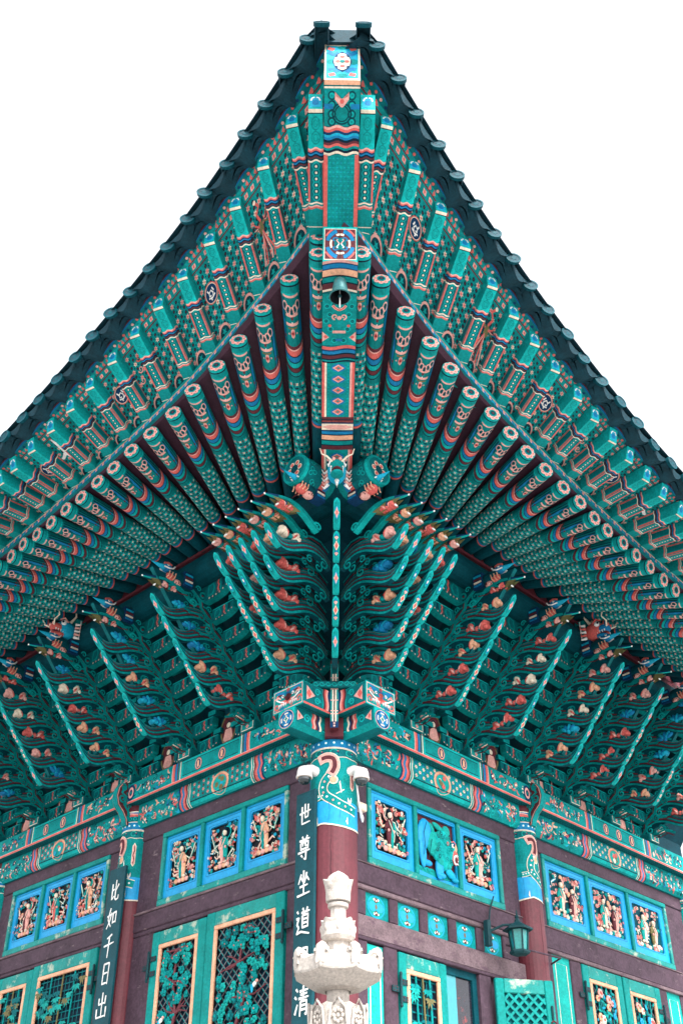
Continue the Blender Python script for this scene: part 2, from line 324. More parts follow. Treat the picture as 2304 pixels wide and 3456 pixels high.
# ------------------------------------------------------------------ flying rafter (square)
def flyer_mesh():
    mb = MB(); W, H, SH = .073, .165, .52
    wd = lambda u: W*(.86+.14*min(1, u/.5))
    Pb = lambda u, v, h: (u, v*wd(u)/W, -h)
    for u0, u1 in ((0, .5), (.5, 1.25)):
        a, b = wd(u0), wd(u1)
        mb.add([(u0, -a, 0), (u1, -b, 0), (u1, b, 0), (u0, a, 0)], 'teal_light' if u0 == 0 else 'teal')
        ut = -H*SH if u0 == 0 else u0
        for s in (-1, 1): mb.add([(u0, s*a, 0), (u1, s*b, 0), (u1, s*b, H), (ut, s*a, H)], 'teal')
        mb.add([(ut, -a, H), (u1, -b, H), (u1, b, H), (ut, a, H)], 'teal')
    e = wd(0); mb.add([(0, -e, 0), (0, e, 0), (-H*SH, e, H), (-H*SH, -e, H)], 'teal_light')
    q = Paint(mb, lambda u, v, h: (-h-v*SH, u, v)); c = H/2
    q.rect(-e*.75, .02, e*.75, H-.02, 'sky', .002); q.disc(0, c-.015, e*.5, 'blue', .003, 8)
    for s in (-1, 1): q.line([(s*e*.65, c+.005), (s*e*.45, c+.035), (s*e*.12, c+.042)], .014, 'white', .004)
    q.rect(-e*.75, H-.035, e*.75, H-.02, 'teal_light', .0035)
    p = Paint(mb, Pb)
    p.rect(.0, -W, .028, W, 'cream', .0015); p.rect(.028, -W, .036, W, 'ink', .0015)
    for u in (.11, .22): 
        for r in (.055, .03): p.ring(u, 0, r*.8, r, 'teal', .002, 12, asp=.8)
    def pat(p, v0, v1, hh=.002):
        waves(p, .30, v0, v1, ['pink', 'coral', 'navy', 'blue', 'ink', 'maroon', 'teal_dark', 'cream'], .0135, hh, .008, 1.5)
    pat(p, -W, W)
    p.rect(.415, -W, .73, W, 'teal_mid', .0012); p.rect(.415, -W, .73, -W*.80, 'coral', .002); p.rect(.415, W*.80, .73, W, 'coral', .002)
    for i in range(6):
        u = .445+i*.05; p.ring(u, 0, .026, .033, 'teal_light', .002, 8, asp=1.1); p.disc(u, 0, .011, 'cream', .003, 6)
    waves(p, .735, -W, W, ['cream', 'teal', 'pink', 'coral'], .013, .002, .006, 1.5)
    p.ring(.86, 0, .038, .05, 'teal', .002, 12); p.rect(.935, -W, .942, W, 'cream', .002)
    for s in (-1, 1):   # the sides carry the same bands
        ps = Paint(mb, lambda u, v, h, s=s: (u, s*(wd(u)+h), v)); waves(ps, .30, 0, H, ['pink', 'coral', 'navy', 'blue', 'ink', 'maroon', 'teal_dark', 'cream'], .0135, .002, .006, 1.5)
        ps.rect(.415, .01, .73, .03, 'coral', .002); ps.rect(.415, H-.04, .73, H-.02, 'coral', .002); ps.rect(.42, .05, .725, .12, 'teal_mid', .002)
        waves(ps, .735, 0, H, ['cream', 'teal', 'pink', 'coral'], .013, .002, .006, 1.5)
    return mb
def BF_(sd, a):
    """base point of the flying rafter ending at a, where it meets the eave strip"""
    e = EF(sd, a); m = .58*slope(a)
    d = e.y-OR-.05
    for _ in range(4): ab = a+m*d; d = e.y-(out(ab, OR, BR)+.03)
    z = ER(sd, ab).z+.235+.025*hipk(ab)
    return Vector((ab, e.y-d, z))
fproto = flyer_mesh().build('flying_rafter', HALL)
first = True
def flyer_mat(S, e, b): return place(S, e-Vector((0, 0, .085)), b-Vector((0, 0, .045)))
for sd, S in SIDES:
    for a in FA[sd]:
        M = flyer_mat(S, EF(sd, a), BF_(sd, a))
        if first: fproto.matrix_basis = M; first = False
        else: copy_to(fproto, HALL, M)
# ------------------------------------------------------------------ boards over the rafters, painted soffits, eave strips, fascia, tiles, roof skin
def frange(a, b, n): return [a+(b-a)*i/n for i in range(n+1)]
DIAG_R = -3.52; DIAG_F = -4.44
def fa_dense(sd):
    """flyer lines and the lines half way: list of (end point, base point) with the hip first"""
    c = [(Vector((DIAG_F, -DIAG_F, EF(sd, DIAG_F).z)), Vector((-3.54, 3.54, 11.05)))]
    for a in FA[sd]: c.append((EF(sd, a), BF_(sd, a)))
    return c
def svec(e, b, t, up=.09): v = e.lerp(b, t); return Vector((v.x, v.y, v.z+up))
for sd, S in SIDES:
    # maroon boards above the round rafters
    mb = MB(lambda *p, S=S: S(*p))
    As = [DIAG_R]+[a for a in frange(-3.3, AMAX, 34)]
    rows = []
    for a in As:
        e = ER(sd, a) if a != DIAG_R else Vector((DIAG_R, -DIAG_R, ER(sd, DIAG_R).z)); i = IR(sd, a); d = i-e
        rows.append([e+Vector((0, .06, .135+.025*hipk(a)))]+[e+d*t+Vector((0, 0, .10)) for t in (0, .25, .5, .75, 1, 1.3)])
    for A, B in zip(rows, rows[1:]): mb.strip([tuple(p) for p in A], [tuple(p) for p in B], 'roof_brown')
    mb.build('roof_board', HALL)
    # painted soffit between the flying rafters
    mb = MB(lambda *p, S=S: S(*p)); c = fa_dense(sd); rnd = random.Random(11)
    for (e0, b0), (e1, b1) in zip(c, c[1:]):
        ts = frange(-.02, 1.12, 5)
        mb.strip([tuple(svec(e0, b0, t)) for t in ts], [tuple(svec(e1, b1, t)) for t in ts], 'teal')
    for gi, ((e0, b0), (e1, b1)) in enumerate(zip(c, c[1:])):
        def P(u, v, h, e0=e0, b0=b0, e1=e1, b1=b1):
            p = svec(e0, b0, v); q = svec(e1, b1, v); r = p.lerp(q, u); return (r.x, r.y, r.z-h)
        wd = (e1-e0).length; ln = (e0-b0).length; p = Paint(mb, P); asp = wd/ln
        p.rect(0, .155, 1, .17, 'maroon', .002); p.rect(0, .045, 1, .06, 'maroon', .002)
        for u in (.28, .5, .72): p.poly([(u-.055, .085), (u+.055, .085), (u+.055, .13), (u-.055, .13)], 'pink', .002); p.loz(u, .105, .03, .02, 'coral', .003)
        for u in (.3, .45, .6, .75): p.line([(u, .0), (u+.05, .015), (u-.02, .035)], .03, 'coral', .002)
        nr = max(10, int(ln/.075))
        for i in range(nr):
            t = .19+.78*(i+.5)/nr
            for jj, u in enumerate((.24, .41, .59, .76)):
                if (i+2*jj) % 3 == 0: p.star(u, t, .072, 'pink' if (i+jj) % 4 else 'cream', .002, 6, .5, 0, asp); p.disc(u, t, .025, 'coral', .003, 6, .025*asp)
                else: p.star(u, t, .046, 'ink', .002, 6, .75, .5, asp); p.rect(u-.012, t-.006*asp*3, u+.012, t+.006*asp*3, 'maroon', .003)
            for u in (.32, .5, .68): p.disc(u, t+.39/nr, .022, 'teal_dark', .002, 6, .022*asp)
        # lotus arc at the foot
        p.ring(.5, .99, .17, .22, 'pink', .004, 10, pi, 2*pi, .55); p.disc(.5, .985, .17, 'teal_dark', .0035, 12, .10); p.star(.5, .96, .09, 'teal_light', .0045, 5, .4, 0, .5)
        # lettered roundels, phoenixes and cranes painted on some boards
        mark = {'r': {2: 'm', 5: 'p', 8: 'm', 12: 'm', 10: 'k', 14: 'c'}, 'l': {2: 'p', 4: 'm', 8: 'm', 12: 'm', 11: 'c', 7: 'k'}}[sd].get(gi)
        def iso(vc): return Paint(mb, lambda x, y, h: P(.5+x/wd, vc+y/ln, h))
        if mark == 'm':
            q = iso(.45 if gi < 4 else .5); k = .115
            q.disc(0, 0, k, 'coral', .006, 20); q.disc(0, 0, k*.9, 'cream', .007, 20); q.disc(0, 0, k*.84, 'navy', .008, 20); k *= .55
            for pts in ([(-.9, .5), (0, .75), (.9, .45)], [(-.2, .8), (-.5, .1), (-.1, -.5), (.5, -.3), (.6, .2), (.1, .3)], [(.5, -.3), (.8, -.9)], [(-.8, -.1), (-.5, -.8)], [(.2, 1.1), (.4, .5)]):
                q.line([(x*k, y*k) for x, y in pts], .017, 'white', .010)
        elif mark == 'p':      # phoenix with fanned tail feathers
            q = iso(.48); q.disc(0, 0, .06, 'teal_dark', .006, 10, .11); q.disc(.01, .02, .04, 'olive', .007, 9, .08)
            for d, c in ((-.10, 'coral'), (-.06, 'pink'), (-.02, 'maroon'), (.02, 'coral'), (.06, 'pink')): q.line([(0, .05), (d*.5, .18), (d*1.2, .32), (d*1.2+.02, .40)], .022, c, .008, lambda t: .6+t*.6)
            for sg in (-1, 1):
                for t in range(4): q.line([(sg*.03, 0-.01*t), (sg*(.09), -.05+.02*t), (sg*(.13), -.12+.05*t)], .02, ('coral', 'maroon', 'pink', 'olive')[t], .008, lambda t: 1.1-t*.8)
            q.line([(0, -.05), (.04, -.14), (-.02, -.20), (.03, -.27)], .03, 'coral', .009); q.disc(.03, -.27, .024, 'cream', .010, 8)
        elif mark == 'c':      # crane in flight
            q = iso(.5); q.line([(.02, -.26), (0, -.10), (0, .02), (-.02, .16)], .035, 'white', .007, lambda t: .5+sin(pi*t)); q.line([(-.16, -.12), (-.08, -.02), (0, 0), (.09, .04), (.17, .02)], .04, 'white', .008, lambda t: .4+sin(pi*t)*.9)
            q.line([(-.02, .15), (-.03, .24)], .012, 'ink', .008); q.disc(.02, -.26, .014, 'coral', .009, 6)
            for sg in (-1, 1): q.line([(sg*.15, -.10 if sg < 0 else .02), (sg*.12, .0 if sg < 0 else .07)], .02, 'ink', .009)
        elif mark == 'k':      # knot of painted cloud
            q = iso(.45)
            for d in (-.12, .0, .12): q.spiral(d*.4, d, .045, .016, 'coral' if d < 0 else 'pink', .007, 1.2)
    mb.build('painted_soffit', HALL)
    # patterned eave strip on the ends of the round rafters
    mb = MB(lambda *p, S=S: S(*p)); As = [DIAG_R]+frange(-3.3, AMAX, 60)
    def ep(a, do, dz): e = ER(sd, a) if a != DIAG_R else Vector((DIAG_R, -DIAG_R, ER(sd, DIAG_R).z)); return (e.x, e.y+do, e.z+dz+.025*hipk(a))
    for (o0, z0), (o1, z1), m in (((.03, .115), (.062, .135), 'teal_mid'), ((.062, .135), (.062, .19), 'blue'), ((.062, .19), (.072, .19), 'peach'), ((.072, .19), (.072, .25), 'teal')):
        mb.strip([ep(a, o0, z0) for a in As], [ep(a, o1, z1) for a in As], m)
    a = -3.4; k = 0; p = Paint(mb, lambda u, v, h: ep(u, .062+h, .135+v))
    while a < AMAX-.05:
        if k % 2: p.loz(a, .028, .022, .024, 'teal_light', .003); p.disc(a, .028, .008, 'sky', .004, 6)
        else: p.rect(a-.018, .006, a+.018, .05, 'pink', .003); p.loz(a, .028, .010, .012, 'coral', .004)
        a += .068; k += 1
    mb.build('eave_strip', HALL)
    # scalloped fascia under the tiles
    As = [DIAG_F]+frange(-4.3, AMAX, 300); per = .35
    sc = lambda a: .5-.5*cos(2*pi*(a+4.44)/per)
    def fp(a, do, dz): e = EF(sd, a); o = e.y if a != DIAG_F else -DIAG_F; return (e.x, o+do, e.z+dz)
    mb = MB(lambda *p, S=S: S(*p))
    mb.strip([fp(a, -.04, .09) for a in As], [fp(a, .06, .10) for a in As], 'teal_mid')
    mb.strip([fp(a, .06, .10) for a in As], [fp(a, .065, .115+.05*sc(a)) for a in As], 'blue')
    mb.strip([fp(a, .0651, .105+.05*sc(a)) for a in As], [fp(a, .072, .125+.05*sc(a)) for a in As], 'maroon')
    p = Paint(mb, lambda u, v, h: fp(u, v, .095-h)); a = -4.3; k = 0
    while a < AMAX: p.disc(a, .03, .018, ('coral', 'pink', 'navy', 'coral')[k % 4], .003, 6); a += .085; k += 1
    mb.build('fascia_board', HALL)
    # drip tiles: a scalloped row with thickness, then the round cover tiles with end discs, then the roof skin
    mb = MB(lambda *p, S=S: S(*p))
    prof = [(.05, .115), (.13, .105), (.23, .095), (.255, .105)]
    for (o0, z0), (o1, z1) in zip(prof, prof[1:]):
        mb.strip([fp(a, o0-.03+.06*sc(a), z0+.09*sc(a)-.03) for a in As], [fp(a, o1-.02+.03*sc(a), z1+.09*sc(a)-.03) for a in As], 'tile')
    mb.strip([fp(a, .235+.03*sc(a), .055+.10*sc(a)) for a in As], [fp(a, .262, .135+.045*sc(a)) for a in As], 'tile')
    mb.strip([fp(a, .262, .135+.045*sc(a)) for a in As], [fp(a, 0, .24+.045*sc(a)) for a in As], 'tile')
    mb.build('drip_tile_row', HALL)
    mb = MB(lambda *p, S=S: S(*p))
    rows = []
    for a in [DIAG_F]+frange(-4.2, AMAX, 24):
        e = EF(sd, a); o = e.y if a != DIAG_F else -DIAG_F; t0 = 0
        rows.append([(a, o+.3-t, e.z+.2+.38*t+.035*t*t) for t in frange(0, o+1.5, 8)])
    # keep the two slopes from crossing the hip: clamp along >= -outward
    rows = [[(max(x, -y), y, z) for x, y, z in r] for r in rows]
    for A, B in zip(rows, rows[1:]): mb.strip(A, B, 'tile')
    mb.build('roof_slope', HALL)
def tile_mesh():
    mb = MB(); R = .074; T = .46       # end disc leans back
    P = lambda x, f, r=R: (x, r*sin(f), r*cos(f))
    n = 12; A = [P(0+R*cos(-pi/2-.5+(pi+1)*i/n)*T, -pi/2-.5+(pi+1)*i/n) for i in range(n+1)]; B = [P(1.2, -pi/2-.5+(pi+1)*i/n) for i in range(n+1)]
    mb.strip(A, B, 'tile')
    q = Paint(mb, lambda u, v, h: (-h+T*v, u, v)); q.disc(0, 0, R*1.12, 'tile', .012, 18); q.ring(0, 0, R*.85, R*1.12, 'tile_lit', .018, 18); q.star(0, 0, R*.55, 'tile_lit', .015, 6)  # lighter copy of the tile colour: sky light on the rim painted in
    A = [(-.018+T*R*1.12*sin(2*pi*k/18), R*1.12*cos(2*pi*k/18), R*1.12*sin(2*pi*k/18)) for k in range(18)]; B = [(x+.05, y, z) for x, y, z in A]; mb.strip(A, B, 'tile_lit', True)
    return mb
rj = random.Random(77); tproto = tile_mesh().build('roof_tile', HALL); first = True
for sd, S in SIDES:
    a = -4.44+.175+.02
    while a < AMAX:
        e = EF(sd, a); m = slope(a)
        M = place(S, (a-.0, e.y+.285, e.z+.15), (a+m*.6, e.y-.315, e.z+.37))
        x = Vector(M.col[0][:3]).normalized(); M = Matrix((x, Vector(M.col[1][:3]), Vector(M.col[2][:3]))).transposed().to_4x4(); M.translation = S(a, e.y+.285, e.z+.15)
        M = M @ Matrix.Rotation(rj.uniform(-.05, .05), 4, 'Z') @ Matrix.Rotation(rj.uniform(-.35, .35), 4, 'X'); M.translation += Vector((rj.uniform(-.012, .012), rj.uniform(-.012, .012), rj.uniform(-.012, .012)))
        if first: tproto.matrix_basis = M; first = False
        else: copy_to(tproto, HALL, M)
        a += .35
# ridge over the hip
mb = MB(); s2 = 1/sqrt(2)
HP = lambda d, l, z: (-d*s2+l*s2, -d*s2-l*s2, z)     # d outward along the diagonal, l to the right (towards the left-wall normal side), z up
for d0, d1, z0, z1 in ((6.35, 5.4, 12.15, 12.55), (5.4, -1.5, 12.55, 15.2)):
    for l0, l1 in ((-.16, .16),):
        mb.add([HP(d0, l0, z0), HP(d1, l0, z1), HP(d1, l1, z1), HP(d0, l1, z0)], 'tile')
        mb.add([HP(d0, l0, z0+.22), HP(d1, l0, z1+.3), HP(d1, l1, z1+.3), HP(d0, l1, z0+.22)], 'tile')
        for l in (l0, l1): mb.add([HP(d0, l, z0), HP(d1, l, z1), HP(d1, l, z1+.3), HP(d0, l, z0+.22)], 'tile')
    mb.add([HP(d0, -.16, z0), HP(d0, .16, z0), HP(d0, .16, z0+.22), HP(d0, -.16, z0+.22)], 'tile')
mb.build('hip_ridge', HALL)
for l in (-.21, .21):
    for k in range(1):
        M = Matrix((Vector(HP(-1, 0, 0)), Vector(HP(0, -1, 0)), Vector((0, 0, 1)))).transposed().to_4x4(); M.translation = HP(6.56, l, 12.13); copy_to(tproto, HALL, M)

# ------------------------------------------------------------------ hip rafters on the diagonal
def hip(name, d0, zb0, d1, zb1, W, H, paint, face):
    mb = MB(); L = d0-d1; zb = lambda u: zb0+(zb1-zb0)*u/L
    X = lambda u, l, z: HP(d0-u, l, z)
    for s in (-1, 1): mb.add([X(0, s*W, zb0), X(L, s*W, zb1), X(L, s*W, zb1+H), X(0, s*W, zb0+H)], 'teal')
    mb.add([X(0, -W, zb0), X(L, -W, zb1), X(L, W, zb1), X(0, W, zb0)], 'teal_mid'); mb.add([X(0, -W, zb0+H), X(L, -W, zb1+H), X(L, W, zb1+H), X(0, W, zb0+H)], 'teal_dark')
    mb.add([X(0, -W, zb0), X(0, W, zb0), X(0, W, zb0+H), X(0, -W, zb0+H)], 'teal')
    paint(Paint(mb, lambda u, v, h: X(u, v, zb(u)-h)), W, L)
    face(Paint(mb, lambda u, v, h: X(-h, u, zb0+v)), W, H)
    for s in (-1, 1):
        p = Paint(mb, lambda u, v, h, s=s: X(u, s*(W+h), zb(u)+v)); paint(Paint(mb, lambda u, v, h, s=s: X(u, s*(W+h), zb(u)+(v+W)/(2*W)*H)), W, L)
    return mb.build(name, HALL)
def sarae_paint(p, W, L):
    k = L/490.; Y = lambda y: (y-270)*k        # photo rows 270..760
    p.rect(0, -W, Y(282), W, 'peach', .002); p.rect(Y(286), -W, Y(291), W, 'cream', .002)
    p.rect(Y(291), -W, Y(392), W, 'teal', .001)
    for v in (-.1, .1): 
        for u in (310, 335, 360, 380): p.ring(Y(u), v, .028, .042, 'teal_dark', .002, 12); p.ring(Y(u), v, .012, .022, 'teal_light', .002, 10)
    for r in (.10, .075): p.ring(Y(358), 0, r*.85, r, 'teal_dark', .0025, 18)
    for s in (-1, 1): p.rect(Y(332), s*W*.5, Y(346), s*W, 'blue', .003)
    p.poly([(Y(300), -.07), (Y(312), -.06), (Y(318), 0), (Y(312), .06), (Y(300), .07), (Y(320), .07), (Y(338), .02), (Y(342), 0), (Y(338), -.02), (Y(320), -.07)], 'pink', .004); p.disc(Y(325), 0, .022, 'coral', .005, 8)
    waves(p, Y(392), -W, W, ['pink', 'coral', 'navy', 'sky', 'blue', 'ink', 'maroon', 'coral', 'teal', 'ink', 'cream'], Y(470-392+270)/11., .003, .012, 2)
    p.rect(Y(470), -W, Y(682), W, 'teal', .0012)
    for s in (-1, 1): p.rect(Y(470), s*W*.78, Y(682), s*W, 'coral', .003)
    n = 16
    for i in range(n):
        for j in range(-3, 4):
            u = Y(474)+(Y(680)-Y(474))*(i+.5)/n; v = j*W*.215
            if (i+j) % 2: p.rect(u-.010, v-.0035, u+.010, v+.0035, 'blue', .002); p.rect(u-.003, v-.012, u+.003, v+.012, 'teal_light', .0025)
            else: p.star(u, v, .018, 'teal_light', .002, 4, .3)
    waves(p, Y(683), -W, W, ['cream', 'teal', 'pink', 'coral'], Y(276), .003, .010, 2)
    for v in (-.09, 0, .09): p.ring(Y(728), v, .03, .042, 'teal_light', .003, 12); p.ring(Y(728), v, .01, .02, 'teal_mid', .003, 10)
    for s in (-1, 1): p.rect(Y(722), s*.04, Y(732), s*.075, 'blue', .004)
    p.rect(Y(752), -W, Y(756), W, 'cream', .003)
def sarae_face(q, W, H):
    q.rect(-W, 0, W, H, 'cream', .002); q.rect(-W*.9, .03, W*.9, H-.03, 'teal_light', .003); q.rect(-W*.86, .04, W*.86, H-.04, 'sky', .004)
    for s in (-1, 1):
        q.line([(s*W*.8, H*.78), (s*W*.5, H*.70), (s*W*.2, H*.76)], .06, 'blue', .006); q.line([(s*W*.8, H*.28), (s*W*.5, H*.30), (s*W*.2, H*.22)], .06, 'blue', .006)
        q.line([(s*W*.8, H*.88), (s*W*.45, H*.84)], .05, 'coral', .006); q.line([(s*W*.75, H*.13), (s*W*.4, H*.16)], .05, 'coral', .006); q.disc(s*W*.62, H*.5, .05, 'teal', .005, 10)
    q.disc(0, H*.9, .05, 'teal', .005, 8, .035); q.disc(0, H*.12, .06, 'teal', .005, 8, .035)
    q.poly([(W*.5*cos(2*pi*i/24)*(1 if i % 6 else 1.12), H*.5+H*.26*sin(2*pi*i/24)*(1 if i % 6 else 1.12)) for i in range(24)], 'navy', .007)
    q.poly([(W*.46*cos(2*pi*i/24)*(.78 if i % 6 == 3 else 1), H*.5+H*.23*sin(2*pi*i/24)*(.78 if i % 6 == 3 else 1)) for i in range(24)], 'cream', .009)
    for i in range(4): a = pi/2*i; q.disc(W*.25*cos(a), H*.5+H*.13*sin(a), .026, 'coral', .011, 8)
    q.disc(0, H*.5, .028, 'teal', .012, 8)
SAR = hip('upper_hip_rafter', 6.3, 11.56, 4.7, 10.84, .178, .62, sarae_paint, sarae_face)
def chun_paint(p, W, L):
    k = 2.7/674.; Y = lambda y: (y-886)*k
    for y0, y1, c in ((886, 894, 'pink'), (894, 912, 'navy'), (897, 909, 'blue'), (912, 930, 'peach'), (930, 934, 'ink'), (934, 948, 'teal'), (948, 952, 'ink'), (952, 968, 'maroon'), (968, 974, 'cream')):
        p.band((Y(y0)+Y(y1))/2, Y(y1)-Y(y0), -W, W, c, .002 if c != 'blue' else .003, -.03, .5)
    p.rect(Y(978), -W, Y(1136), W, 'teal', .001)
    for s in (-1, 1):
        for u, v in ((990, .10), (1010, .06), (1015, .13), (1040, .10), (1060, .14), (1085, .09), (1110, .13), (1120, .05), (995, .04)): p.ring(Y(u), s*v, .022, .034, 'teal_light', .002, 12); p.ring(Y(u), s*v, .008, .016, 'teal_dark', .002, 8)
        p.line([(Y(1012), s*.07), (Y(1020), s*.045), (Y(1026), 0)], .03, 'pink', .004); p.line([(Y(1013), s*.066), (Y(1021), s*.04), (Y(1027), 0)], .012, 'coral', .005)
        p.spiral(Y(1046), s*.045, .035, .018, 'pink', .004, 1.1, 0, s); p.poly([(Y(1092), s*W), (Y(1110), s*W*.6), (Y(1124), s*W)], 'pink', .004); p.disc(Y(1108), s*W*.8, .02, 'coral', .005, 6)
        p.disc(Y(1074), s*.10, .018, 'coral', .004, 8)
    p.disc(Y(1050), 0, .025, 'pink', .004, 8); p.rect(Y(1089), -.07, Y(1097), .07, 'pink', .004); p.rect(Y(1114), -.035, Y(1122), .035, 'blue', .004)
    waves(p, Y(1138), -W, W, ['coral', 'coral', 'navy', 'blue', 'blue', 'ink', 'maroon', 'maroon', 'ink', 'teal', 'ink'], Y(1190-1138+886)/11., .003, .014, 1)
    def panel(y0, y1, n):
        p.rect(Y(y0), -W, Y(y1), W, 'teal', .002)
        for s in (-1, 1): p.rect(Y(y0), s*W*.84, Y(y1), s*W, 'coral', .003); p.rect(Y(y0), s*W*.72, Y(y1), s*W*.84, 'cream' if s < 0 else 'pink', .003)
        for i in range(n):
            u = Y(y0+(y1-y0)*(i+.5)/n); p.disc(u, 0, .055, 'blue', .003, 10, W*.46); p.loz(u, 0, .045, W*.36, 'pink', .004); p.loz(u, 0, .03, W*.22, 'coral', .005); p.disc(u, 0, .012, 'teal', .006, 6, .018)
            for s in (-1, 1):
                for t in (-.04, 0, .04): p.disc(u+t, s*W*.6, .008, 'teal_light', .004, 5)
    panel(1190, 1376, 5)
    for y0, y1, c in ((1376, 1384, 'maroon'), (1384, 1396, 'ink'), (1387, 1394, 'coral'), (1396, 1400, 'navy')): p.band((Y(y0)+Y(y1))/2, Y(y1)-Y(y0), -W, W, c, .003)
    p.rect(Y(1400), -W, Y(1422), W, 'cream', .003); p.poly([(Y(1404), -W*.5), (Y(1404), W*.5), (Y(1411), W), (Y(1420), W*.5), (Y(1420), -W*.5), (Y(1411), -W)], 'pink', .004)
    for y0, y1, c in ((1422, 1426, 'navy'), (1426, 1436, 'blue'), (1436, 1440, 'ink'), (1440, 1456, 'peach'), (1456, 1460, 'ink'), (1460, 1474, 'teal'), (1474, 1478, 'ink'), (1478, 1492, 'maroon')): p.band((Y(y0)+Y(y1))/2, Y(y1)-Y(y0), -W, W, c, .003, .012, .5)
    panel(1494, 1600, 2)
def chun_face(q, W, H):
    q.rect(-W, 0, W, H, 'teal_light', .002); q.rect(-W*.92, .03, W*.92, H-.03, 'cream', .003); q.rect(-W*.88, .04, W*.88, H-.04, 'maroon', .004)
    c = H/2; a = H/W/2*1.0
    for i in range(4):
        q.ring(0, c, W*.64, W*.86, 'blue', .006, 8, pi/2*i+.25, pi/2*i+pi/2-.25, a); q.ring(0, c, W*.88, W*.98, 'coral', .005, 6, pi/2*i+.5, pi/2*i+pi/2-.5, a)
        q.ring(0, c, W*.48, W*.6, 'cream', .007, 7, pi/2*i-.42, pi/2*i+.42, a); q.ring(W*.36*cos(pi/2*i+pi/4), c+a*W*.36*sin(pi/2*i+pi/4), W*.1, W*.2, 'blue', .007, 8)
    q.disc(0, c, W*.36, 'teal_mid', .008, 14, W*.36*a); q.disc(0, c, W*.17, 'teal', .009, 8, W*.34*a)
    for s in (-1, 1): q.line([(s*W*.05, c), (s*W*.2, c+.05), (s*W*.14, c+.07)], .012, 'pink', .010); q.line([(s*W*.05, c), (s*W*.2, c-.05), (s*W*.14, c-.07)], .012, 'white', .010)
    q.line([(0, .05), (0, H-.05)], .006, 'ink', .011)
hip('hip_rafter', 5.0, 10.38, 1.5, 9.69, .18, .54, chun_paint, chun_face)
for l in (-1, 1):   # a flying rafter each side of the upper hip rafter, a round rafter each side of the lower
    M = place(lambda *p: p, HP(6.02, l*.265, 11.49), HP(4.86, l*.245, 10.97)); M = M @ Matrix.Diagonal((1, 1.15, 1.2, 1)); copy_to(fproto, HALL, M)
    copy_to(proto, HALL, place(lambda *p: p, HP(4.9, l*.225, 10.63), HP(2.5, l*.20, 10.17)))
# ------------------------------------------------------------------ purlins and the boards behind the brackets
for sd, S in SIDES:
    mb = MB(lambda *p, S=S: S(*p)); R = .2; N = 16
    C = lambda u, k, r=R: (u, 1.3+r*cos(2*pi*k/N), 9.78+r*sin(2*pi*k/N)); x0 = -2.0
    cuts = [x0, x0+.05, x0+.3, x0+.36, x0+.42, x0+.50, 8.6]; cols = ['teal_light', 'teal_mid', 'coral', 'blue', 'teal', 'teal_dark']
    for (a, b), c in zip(zip(cuts, cuts[1:]), cols): mb.strip([C(a, k) for k in range(N)], [C(b, k) for k in range(N)], c, True)
    q = Paint(mb, lambda u, v, h: (x0-h, 1.3+u, 9.78+v))
    q.disc(0, 0, R, 'teal_mid', 0, 18); q.ring(0, 0, R*.84, R, 'teal', .003, 18); q.petals(0, 0, R*.42, R*.19, 6, 'cream', .004); q.petals(0, 0, R*.42, R*.13, 6, 'coral', .006); q.disc(0, 0, R*.3, 'teal_dark', .007, 10)
    rnd = random.Random(8); p = Paint(mb, lambda u, v, h: (u, 1.3+(R+h)*cos(v), 9.78+(R+h)*sin(v)))
    for i in range(14): p.ring(x0+.17+rnd.uniform(-.09, .09), rnd.uniform(-2.6, .8), .02, .03, 'teal_light', .003, 8, asp=5)
    mb.build('purlin', HALL)
    mb = MB(lambda *p, S=S: S(*p))
    L = [(-.35, 7.9), (-.28, 7.98), (.92, 9.52), (1.22, 9.62)]
    for (q0, z0), (q1, z1) in zip(L, L[1:]): mb.add([(-q0, q0, z0), (8.6, q0, z0), (8.6, q1, z1), (-q1, q1, z1)], 'board')
    mb.add([(-1.40, 1.40, 9.90), (8.6, 1.40, 9.90), (8.6, 1.36, 10.42), (-1.36, 1.36, 10.42)], 'maroon')
    mb.add([(-1.46, 1.46, 9.955), (8.6, 1.46, 9.955), (8.6, 1.465, 9.985), (-1.465, 1.465, 9.985)], 'maroon')
    mb.add([(0, .02, 7.83), (AMAX+2.2, .02, 7.83), (AMAX+2.2, .02, 8.2), (0, .02, 8.2)], 'board')
    mb.build('bracket_backing', HALL)
# ------------------------------------------------------------------ bracket tongue, flowers, birds, arms
def catmull(P, n):
    out_ = []; m = len(P)-1
    for i in range(n+1):
        t = i/n*m; k = min(int(t), m-1); f = t-k
        p = [P[max(0, min(m, k+d))] for d in (-1, 0, 1, 2)]
        out_.append(tuple(.5*(2*p[1][c]+(p[2][c]-p[0][c])*f+(2*p[0][c]-5*p[1][c]+4*p[2][c]-p[3][c])*f*f+(3*p[1][c]-p[0][c]-3*p[2][c]+p[3][c])*f**3) for c in (0, 1)))
    return out_
LOW = [(0, 0), (-.06, -.085), (-.13, -.165), (-.21, -.23), (-.30, -.25), (-.42, -.225), (-.55, -.16), (-.68, -.10), (-.82, -.08), (-.96, -.12), (-1.06, -.19)]
UPP = [(0, 0), (-.045, -.03), (-.12, -.08), (-.21, -.115), (-.32, -.105), (-.44, -.05), (-.56, .02), (-.68, .055), (-.82, .06), (-.96, 0), (-1.06, -.08)]
